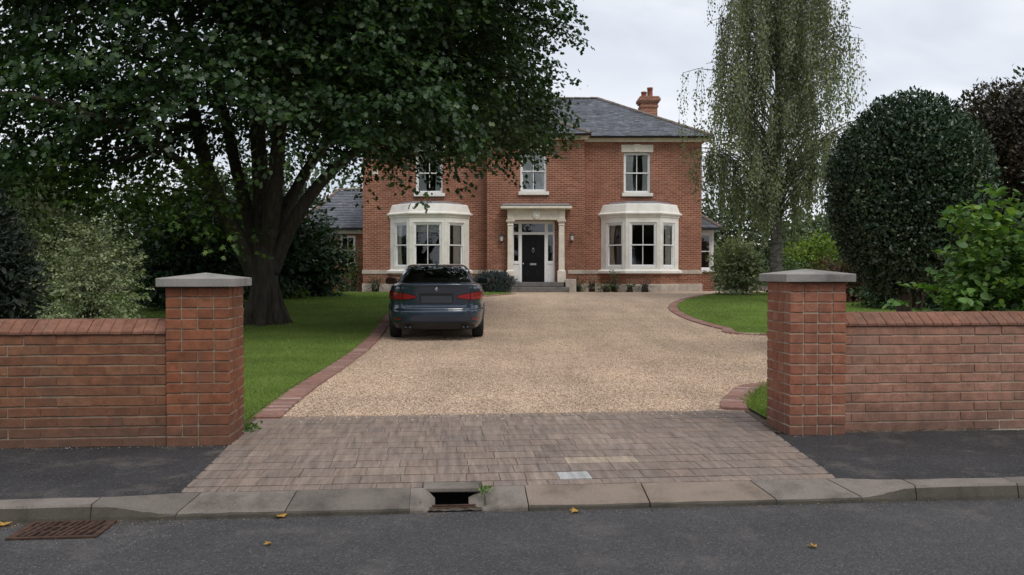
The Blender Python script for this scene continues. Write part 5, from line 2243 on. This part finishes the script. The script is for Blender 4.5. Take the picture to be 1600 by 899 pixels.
for s0, L_ in zip(SP, SL_):
    L_ = min(L_, s0.z - BO[2] - r_.uniform(.55, 1.7))
    if L_ < .3:
        continue
    nl = int(L_ * 22)
    cl = r_.uniform(0, 6.28)
    ph = r_.uniform(0, 6.28)
    out = Vector((s0.x - BO[0], s0.y - BO[1], 0))
    out = out.normalized() * .10 if out.length > .01 else out
    sway = Vector((r_.normal(0, .05), r_.normal(0, .05), 0)) + out
    for q in range(nl):
        t = (q + r_.random()) / nl
        if math.sin(t * L_ * 7 + cl) < -.45 and r_.random() < .8:      # leaves come in clumps
            continue
        p_ = s0 + sway * math.sqrt(t) * L_ * .5 - Vector((0, 0, L_ * t))
        a = ph + q * 2.4
        lat = Vector((math.cos(a), math.sin(a), 0))
        P.append(p_ + lat * r_.uniform(.005, .07 + .05 * max(0, math.sin(t * L_ * 7 + cl))))
        A.append(lat * .5 + Vector((0, 0, -1)) + Vector(r_.normal(0, .3, 3)))
        N2.append(lat + Vector(r_.normal(0, .6, 3)))
        S.append(r_.uniform(.055, .115))
    if r_.random() < .5:
        tw.tube([s0, s0 + sway * .35 * L_ - Vector((0, 0, L_ * .5)), s0 + sway * L_ * .5 - Vector((0, 0, L_))], [.006, .004, .002], 3, cap=False)
leaf_mesh('crown', np.array(P), np.array(A), np.array(N2), np.array(S), OVAL, m_birch, birch, BO)
kind(tw.build('twigs', m_twig, birch, BO), 'stuff')

# --- shrubs and trees at the right
q = at(1412, 300, 12.5)
hol = shrub('holly_tree', 'large dark clipped dome of glossy evergreen behind the right wall', 'tree', (q.x + .06, 12.5, q.z - .1), (1.07, 1.06, 1.42), 46000, .058, m_holly, OVAL, 3, .055, .2, trunk=.17, stem_mat=m_bark, core=9000, square=2.35)
q = at(1600, 268, 13.5)
shrub('copper_tree', 'bushy tree with dark brown green leaves at the right edge', 'tree', (q.x, 13.5, q.z), (1.3, 1.1, 1.32), 26000, .065, m_copper, OVAL, 4, .16, .3, trunk=.14, stem_mat=m_bark, core=6000)
q = at(1700, 175, 20)
shrub('background_tree', 'dark tree peeping over the brown green one at the right edge', 'tree', (q.x, 20, q.z), (1.7, 1.6, 1.5), 7000, .13, m_dark, OVAL, 14, .25, .5, trunk=.2, stem_mat=m_bark, core=2000)


def spray_shrub(name, label, cat, c, rad, ns, n_per, L, Wd, size, mat, tpl, seed, base=None, group=None, droop=.2):
    r = np.random.default_rng(seed)
    c = np.array(c, float)
    rad = np.array(rad, float)
    gz = T(c[1]) if base is None else base
    loc = (c[0], c[1], gz)
    o = thing(name, label, cat, loc, 0, group)
    d = unit(r.normal(size=(ns, 3)))
    rr = (r.random(ns) ** .5) * .95
    O = c + d * rad * (rr * lumpy(d, seed, .25))[:, None]
    O[:, 2] = np.maximum(O[:, 2], gz + .12)
    P, A, N_, S = sprays(O, d * .8 + np.array([0, 0, .35]) + r.normal(0, .3, d.shape), n_per, L, Wd, droop, size, size * .35, .8)
    nc = int(len(P) * .35)
    if rad[0] > .8:                                   # older, larger leaves fill the inside
        d2 = unit(r.normal(size=(nc, 3)))
        P2 = c + d2 * rad * (r.uniform(.3, .95, nc) * lumpy(d2, seed, .25))[:, None]
        P, A, N_, S = np.concatenate([P, P2]), np.concatenate([A, d2 + r.normal(0, .8, (nc, 3))]), np.concatenate([N_, r.normal(0, 1, (nc, 3))]), np.concatenate([S, size * 1.9 * r.uniform(.7, 1.2, nc)])
    P[:, 2] = np.maximum(P[:, 2], gz + .02)
    leaf_mesh('foliage', P, A, N_, S, tpl, mat, o, loc)
    mb = MB()
    for k in range(0, ns, max(1, ns // 26)):
        e = Vector(O[k])
        s0 = Vector((c[0] + rnd.uniform(-.12, .12), c[1] + rnd.uniform(-.12, .12), gz - .03))
        mb.tube([s0, s0.lerp(e, .5) + Vector((0, 0, .15)), e], [.018, .012, .004], 5)
    mb.build('stems', m_twig, o, loc, smooth=True)
    return o


q = at(1560, 410, 7.55)
spray_shrub('hazel_shrub', 'bright green large leaved shrub spilling over the right wall', 'shrub', (q.x + .14, 7.62, .93), (.68, .50, .86), 560, 15, .25, .13, .072, m_hazel, BROAD, 8, base=0)
# --- left edge conifer, shrubs under the maple
q = at(-40, 400, 9.2)
shrub('yew_tree', 'very dark clipped evergreen at the left edge behind the wall', 'tree', (q.x - .02, 9.2, 1.15), (.62, .6, 1.12), 11000, .06, m_conifer, SLIM, 31, .10, .3, stem_mat=m_bark, core=5000)
q = at(122, 430, 12.6)
spray_shrub('olive_shrub', 'pale grey green shrub behind the left wall beside the very dark evergreen', 'shrub', (q.x, 12.9, .98), (.66, .55, .92), 420, 26, .32, .16, .052, m_olive, OVAL, 33)
q = at(60, 400, 15)
spray_shrub('olive_shrub', 'taller pale green shrub partly behind the dark evergreen at the left edge', 'shrub', (q.x, 15.2, 1.35), (1.0, .8, 1.25), 460, 26, .4, .2, .06, m_olive, OVAL, 35)
q = at(282, 420, 22)
spray_shrub('rhododendron', 'broad dark green shrub left of the big trunk', 'shrub', (q.x, 23.0, 1.45), (1.85, 1.4, 1.7), 560, 22, .5, .3, .12, m_dark, OVAL, 36)
q = at(350, 410, 25)
spray_shrub('rhododendron', 'tall dark shrub directly behind the big trunk', 'shrub', (q.x + .5, 26.5, 2.0), (2.2, 1.2, 2.2), 560, 22, .55, .3, .12, m_dark, OVAL, 37)
q = at(478, 410, 27)
spray_shrub('laurel', 'dark rounded laurel between the big trunk and the low wing', 'shrub', (q.x - .05, 27.8, 1.62), (1.12, .95, 1.3), 330, 22, .42, .25, .105, m_dark, OVAL, 38)
q = at(505, 455, 29)
spray_shrub('ground_shrub', 'low lime green plants at the foot of the laurel', 'plant', (q.x, 28.9, .62), (.75, .25, .2), 60, 18, .2, .15, .07, m_lime, OVAL, 39)
q = at(455, 455, 26.5)
spray_shrub('ground_shrub', 'low pale green plants beside the big trunk', 'plant', (q.x, 26.2, .55), (.55, .3, .25), 50, 18, .2, .15, .07, m_lime, OVAL, 40)
q = at(548, 400, 35.4)
spray_shrub('wall_climber', 'yellowish climber on the low wing beside the house corner', 'climber', (q.x + .1, 35.5, 1.6), (.35, .2, 1.0), 70, 18, .25, .15, .07, m_lime, OVAL, 41, base=.5)
q = at(585, 440, 32.6)
spray_shrub('border_plant', 'scraggy plant against the plinth left of the left bay', 'plant', (-5.25, 32.72, .85), (.35, .15, .35), 36, 14, .2, .1, .06, m_mid, SLIM, 42)
q = at(540, 440, 34)
spray_shrub('border_plant', 'bushy plant at the outer corner of the house by the low wing', 'plant', (q.x, 33.6, .9), (.5, .3, .45), 50, 16, .25, .15, .07, m_mid, OVAL, 43)
# --- planting in front of the house
q = at(772, 441, 30.6)
shrub('lavender_bush', 'low rounded grey blue bush left of the front steps', 'bush', (q.x, 30.75, .84), (.70, .5, .44), 9000, .075, m_greyblue, SLIM, 50, .14, .4, up_bias=.8)
for px_, w_, h_, mt, tpl_, sd, lb in ((904, .20, .42, m_mid, OVAL, 60, 'small leafy plant beside the right hand step pier'),
                                      (927, .30, .62, m_olive, SLIM, 61, 'spiky pale green plant at the left end of the right bay'),
                                      (960, .24, .75, m_mid, OVAL, 62, 'taller thin plant under the left side of the right bay'),
                                      (985, .18, .34, m_mid, SLIM, 63, 'short tuft under the middle of the right bay'),
                                      (1008, .2, .42, m_greyblue, SLIM, 64, 'grey green plant right of centre under the right bay'),
                                      (948, .3, .25, m_mid, OVAL, 65, 'low spreading plant at the foot of the right bay')):
    q = at(px_, 450, 31.6)
    spray_shrub('border_plant', lb, 'plant', (q.x, 31.75 if 930 < px_ < 1040 else 32.1, .5 + h_ * .45), (w_ * .7, .14, h_ * .5), 26, 14, .22, .1, .065, mt, tpl_, sd)
q = at(1160, 420, 28)
spray_shrub('garden_shrub', 'loose mid green shrub at the right corner of the house', 'shrub', (q.x - .05, 28.4, 1.35), (.85, .6, 1.0), 260, 18, .35, .2, .085, m_olive, OVAL, 70)
q = at(1283, 405, 30)
spray_shrub('garden_shrub', 'bright yellow green shrub behind the birch trunk', 'shrub', (q.x, 30.6, 1.45), (1.15, .8, 1.15), 260, 18, .4, .25, .10, m_lime, OVAL, 71)
q = at(1235, 440, 29)
spray_shrub('garden_shrub', 'small dark shrub at the foot of the birch', 'shrub', (q.x - .3, 28.2, 1.0), (.8, .6, .65), 150, 18, .35, .2, .09, m_mid, OVAL, 72)
q = at(1345, 440, 24)
spray_shrub('garden_shrub', 'green and brown shrub between the birch and the clipped evergreen', 'shrub', (q.x, 25.0, .95), (1.1, .6, .75), 220, 18, .35, .22, .08, m_red, OVAL, 73)
q = at(1400, 455, 22)
spray_shrub('garden_shrub', 'dark low shrub under the clipped evergreen', 'shrub', (q.x + .2, 22.5, .8), (.95, .6, .6), 200, 18, .35, .22, .085, m_dark, OVAL, 74)
q = at(1490, 440, 17)
spray_shrub('garden_shrub', 'dark shrub filling the gap under the brown green tree', 'shrub', (q.x + .5, 17.5, .9), (1.3, .8, .9), 260, 18, .4, .25, .095, m_dark, OVAL, 75)

# --- trees far behind the garden
def far_tree(px, py, Y, rx, rz, label, n_=6000, mat=m_far, size=.30, seed=80, shell=.6, lump=.35):
    q = at(px, py, Y)
    return shrub('background_tree', label, 'tree', (q.x, Y, q.z), (rx, rx, rz), n_, size, mat, OVAL, seed, lump, shell, trunk=.25, stem_mat=m_bark, base=.5)


far_tree(420, 340, 46, 5.0, 2.7, 'rounded tree far behind the low left wing', 7000, seed=81)
far_tree(215, 360, 50, 5.2, 2.6, 'broad tree far behind the dark shrubs on the left', 7000, seed=82)
far_tree(20, 345, 48, 4.8, 3.0, 'broad tree far behind the pale shrubs on the left', 7000, seed=83)
far_tree(1150, 365, 52, 3.2, 2.8, 'pale tree far behind the right end of the house', 5000, seed=84)
far_tree(1330, 385, 55, 3.6, 1.9, 'low tree far behind between birch and evergreen', 5000, seed=85)
far_tree(1480, 370, 50, 5.5, 3.6, 'dark tree far behind the clipped evergreen', 7000, seed=86)

r_ = np.random.default_rng(90)
nt = 26000
ang = r_.uniform(-1.15, 1.15, nt)
rad_ = r_.uniform(62, 74, nt)
P = np.stack([rad_ * np.sin(ang), rad_ * np.cos(ang), .4 + 3.2 * r_.random(nt) ** .8 * (1 + .35 * np.sin(ang * 23) + .25 * np.sin(ang * 61))], 1)
o = leaf_mesh('treeline', P, r_.normal(0, 1, (nt, 3)), r_.normal(0, 1, (nt, 3)), r_.uniform(.5, 1.0, nt), OVAL, m_far, None, (0, 0, 0), True)

# trees on the far side of the road, behind the camera: what the glass and the paintwork mirror
r_ = np.random.default_rng(91)
nt = 16000
uu = r_.uniform(-32, 32, nt)
hh = 3.0 + 1.3 * np.sin(uu * .45 + 1) + 1.6 * np.sin(uu * 1.13) + .8 * np.sin(uu * 2.7)
P = np.stack([uu, -13 + r_.normal(0, 1.3, nt), -.05 + hh * r_.random(nt) ** .85], 1)
o = leaf_mesh('treeline', P, r_.normal(0, 1, (nt, 3)), r_.normal(0, 1, (nt, 3)), r_.uniform(.35, .7, nt), OVAL, m_far, None, (0, 0, 0), True)
mb = MB()
mb.grid([[(-160, y_, -.06) for y_ in (-160, -40, -6.2)], [(160, y_, -.06) for y_ in (-160, -40, -6.2)]])
mb.v = [(x_, min(y_, -5.7) if y_ > -7 else y_, z_ - .1) for x_, y_, z_ in mb.v]
kind(mb.build('ground', m_turf), 'structure')

# ---------------------------------------------------------------- grass
def blades(name, xl, xr, y0, y1, dens, seed, hmin=.016, hmax=.032):
    r = np.random.default_rng(seed)
    pts = []
    for Y in np.arange(y0, y1, .25):
        a, b = xl(Y), xr(Y)
        vis_l, vis_r = -.64 * Y - .6, .64 * Y + .6
        a, b = max(a, vis_l), min(b, vis_r)
        if b <= a:
            continue
        m = int(dens(Y) * (b - a) * .25)
        pts.append(np.stack([r.uniform(a, b, m), Y + r.uniform(0, .25, m)], 1))
    q = np.concatenate(pts)
    z = np.array([T(y) for y in q[:, 1]]) + LAWN_H - .015
    P = np.column_stack([q, z])
    k = len(P)
    A = np.array([0, 0, 1.0]) + r.normal(0, .42, (k, 3))
    A[:, 2] = np.abs(A[:, 2])
    S = r.uniform(hmin, hmax, k) * np.interp(P[:, 1], [7, 14, 30], [1, 1.25, 1.6])
    tv = np.array([(-.13, 0, 0), (.13, 0, 0), (0, 1, .1)], float) * 1.0
    return leaf_mesh(name, P, A, r.normal(0, 1, (k, 3)) * np.array([1, 1, .1]), S, (tv, [(0, 1, 2)]), m_grassb, None, (0, 0, 0), True)


dn = lambda Y: float(np.interp(Y, [7, 10, 14, 20, 30], [5200, 3400, 2000, 1000, 500]))
blades('grass', lambda Y: -7 if Y < 18 else -15, lambda Y: edge_x(LEs, Y) + .0, 6.74, 30.5, dn, 100)
blades('grass', lambda Y: edge_x(IEs, Y) + .02, lambda Y: 17, IEs[0].y + .1, IEs[-1].y, dn, 101)
blades('grass', lambda Y: max(2.16, edge_x(CEs, Y) + .02) if Y < 7.75 else edge_x(CEs, Y) + .02, lambda Y: 3.0, 7.2, max(p.y for p in CEs) + .22, dn, 102, .02, .04)

# ---------------------------------------------------------------- loose gravel stones, instanced on points
r_ = np.random.default_rng(110)
gp = []
for Y in np.arange(7.3, 26, .1):
    a = edge_x(LEs, Y) + .18
    b = 9.0 if Y > 8.2 and Y < IEs[0].y - .3 else (edge_x(CEs, Y) - .2 if Y <= 8.2 else edge_x(IEs, Y) - .2)
    b = min(b, .64 * Y)
    ylo = None
    m = int(np.interp(Y, [7.3, 9, 12, 16, 26], [4300, 2800, 1400, 550, 160]) * (b - a) * .1)
    if m <= 0:
        continue
    xs_ = r_.uniform(a, b, m)
    ys_ = Y + r_.uniform(0, .1, m)
    ok = ys_ > (7.475 + xs_ * sS) / cS
    gp.append(np.stack([xs_, ys_], 1)[ok])
gp = np.concatenate(gp)
stray = np.array([tuple(W(a_, 7.46 - abs(r_.normal(0, .18))))[:2] for a_ in r_.uniform(-1.2, 2.5, 170)])
gp = np.concatenate([gp, stray])
gz_ = np.array([T(y) for y in gp[:, 1]]) + .000
me = bpy.data.meshes.new('gravel')
me.from_pydata(np.column_stack([gp, gz_]).tolist(), [], [])
go = bpy.data.objects.new('gravel', me)
C.objects.link(go)
kind(go, 'stuff')
ng = bpy.data.node_groups.new('gravel_stones', 'GeometryNodeTree')
ng.interface.new_socket('Geometry', in_out='INPUT', socket_type='NodeSocketGeometry')
ng.interface.new_socket('Geometry', in_out='OUTPUT', socket_type='NodeSocketGeometry')
gi_ = ng.nodes.new('NodeGroupInput')
go_ = ng.nodes.new('NodeGroupOutput')
ico = ng.nodes.new('GeometryNodeMeshIcoSphere')
ico.inputs['Radius'].default_value = 1
ico.inputs['Subdivisions'].default_value = 1
sm_ = ng.nodes.new('GeometryNodeSetMaterial')
sm_.inputs['Material'].default_value = m_stone
iop = ng.nodes.new('GeometryNodeInstanceOnPoints')
m2p = ng.nodes.new('GeometryNodeMeshToPoints')
rv = ng.nodes.new('FunctionNodeRandomValue')
rv.data_type = 'FLOAT_VECTOR'
rv.inputs['Min'].default_value = (.0045, .004, .0025)
rv.inputs['Max'].default_value = (.0115, .009, .006)
rr_ = ng.nodes.new('FunctionNodeRandomValue')
rr_.data_type = 'FLOAT_VECTOR'
rr_.inputs['Min'].default_value = (-.5, -.5, 0)
rr_.inputs['Max'].default_value = (.5, .5, 6.28)
rr_.inputs['Seed'].default_value = 5
L_ = ng.links.new
L_(gi_.outputs[0], m2p.inputs['Mesh'])
L_(m2p.outputs[0], iop.inputs['Points'])
L_(ico.outputs['Mesh'], sm_.inputs['Geometry'])
L_(sm_.outputs[0], iop.inputs['Instance'])
L_(rv.outputs[0], iop.inputs['Scale'])
L_(rr_.outputs[0], iop.inputs['Rotation'])
L_(iop.outputs[0], go_.inputs[0])
md_ = go.modifiers.new('stones', 'NODES')
md_.node_group = ng

# ---------------------------------------------------------------- small things on the road
def road_pt(px, py, z):
    a = at(px, py, 1.0)
    t = (z - EYE) / (a.z - EYE)
    return at(px, py, t)


def fallen_leaf(px, py, s, label, rz):
    p_ = road_pt(px, py, ZR)
    m = MB()
    tv, tf = MAPLE
    m.add([(x_ * s, (y_ - .5) * s, .006 + .018 * abs(x_) * s / .06 + rnd.uniform(0, .008)) for x_, y_, z_ in tv], tf)
    o = m.build('fallen_leaf', m_dry, None, normals=False)
    o.location = p_
    o.rotation_euler = (0, 0, rz)
    tag(o, label, 'leaf', 'fallen leaves on the road')


fallen_leaf(436, 808.5, .085, 'curled yellow leaf against the kerb left of the drain inlet', 1.0)
fallen_leaf(418, 853, .042, 'small yellow leaf lying on the road left of the drain inlet', 2.0)
fallen_leaf(898, 802, .065, 'orange brown leaf at the kerb right of the drain inlet', 2.5)
fallen_leaf(1268, 856, .05, 'pale brown leaf lying on the road at the right', .9)
fallen_leaf(8, 822, .07, 'yellow brown leaf at the kerb left of the rusty grate', .2)
# grit and leaf crumbs swept against the kerb
r_ = np.random.default_rng(120)
k = 1100
u_ = np.where(r_.random(1100) < .35, gu + r_.normal(0, .3, 1100), r_.uniform(-3.4, 3.4, 1100))
v_ = VK0 - .012 - np.abs(r_.normal(0, .06, k))
P = np.array([tuple(W(a, b, ZR + .003)) for a, b in zip(u_, v_)])
leaf_mesh('kerb_litter', P, r_.normal(0, 1, (k, 3)) * np.array([1, 1, .25]), np.array([0, 0, 1.0]) + r_.normal(0, .35, (k, 3)), r_.uniform(.004, .014, k), OVAL, m_crumb, None, (0, 0, 0), True)
# grit and crumbs along the foot of the walls and pillars
k = 700
u_ = np.where(r_.random(k) < .5, r_.uniform(-4.6, -1.45, k), r_.uniform(2.7, 6.0, k))
v_ = np.where((u_ < -1.95) | (u_ > 3.13), np.where(u_ < 0, 6.29, 6.405), 6.262) - np.abs(r_.normal(0, .028, k))
P = np.array([tuple(W(a, b, -.001)) for a, b in zip(u_, v_)])
leaf_mesh('wall_litter', P, r_.normal(0, 1, (k, 3)) * np.array([1, 1, .3]), np.array([0, 0, 1.0]) + r_.normal(0, .4, (k, 3)), r_.uniform(.004, .013, k), OVAL, m_grit, None, (0, 0, 0), True)
k = 260
P = np.array([tuple(W(a, b, ZR + .002)) for a, b in zip(np.where(r_.random(k) < .5, gu + .35 + r_.normal(0, .3, k), r_.uniform(-3.6, 3.6, k)), VK0 - .02 - np.abs(r_.normal(0, .28, k)))])
leaf_mesh('road_grit', P, r_.normal(0, 1, (k, 3)) * np.array([1, 1, .3]), np.array([0, 0, 1.0]) + r_.normal(0, .4, (k, 3)), r_.uniform(.004, .011, k), OVAL, m_grit, None, (0, 0, 0), True)
# a weed in the corner by the left pillar
k = 75
wp = W(-1.49, 6.86, 0)
o = leaf_mesh('weed', np.array([tuple(wp)]) + np.abs(r_.normal(0, 1, (k, 3))) * np.array([.0, .0, .03]) + r_.normal(0, 1, (k, 3)) * np.array([.035, .07, .0]), r_.normal(0, 1, (k, 3)) + np.array([0, 0, .7]), r_.normal(0, 1, (k, 3)) + np.array([0, 0, .6]), r_.uniform(.02, .05, k), OVAL, m_hazel, None, tuple(wp))
o.location = wp
tag(o, 'small green weed at the foot of the left pillar by the lawn corner', 'weed')
# moss tuft by the inlet
pm = W(uo1 + .02, VK1 - .01, 0)
k = 90
o = leaf_mesh('moss_tuft', np.array([[pm.x, pm.y, .0]]) + r_.normal(0, 1, (k, 3)) * np.array([.018, .035, .003]), r_.normal(0, 1, (k, 3)) + np.array([0, 0, .8]), r_.normal(0, 1, (k, 3)), r_.uniform(.012, .03, k), SLIM, m_hazel, None, tuple(pm))
o.location = pm
tag(o, 'little tuft of green moss at the right end of the drain inlet', 'moss')
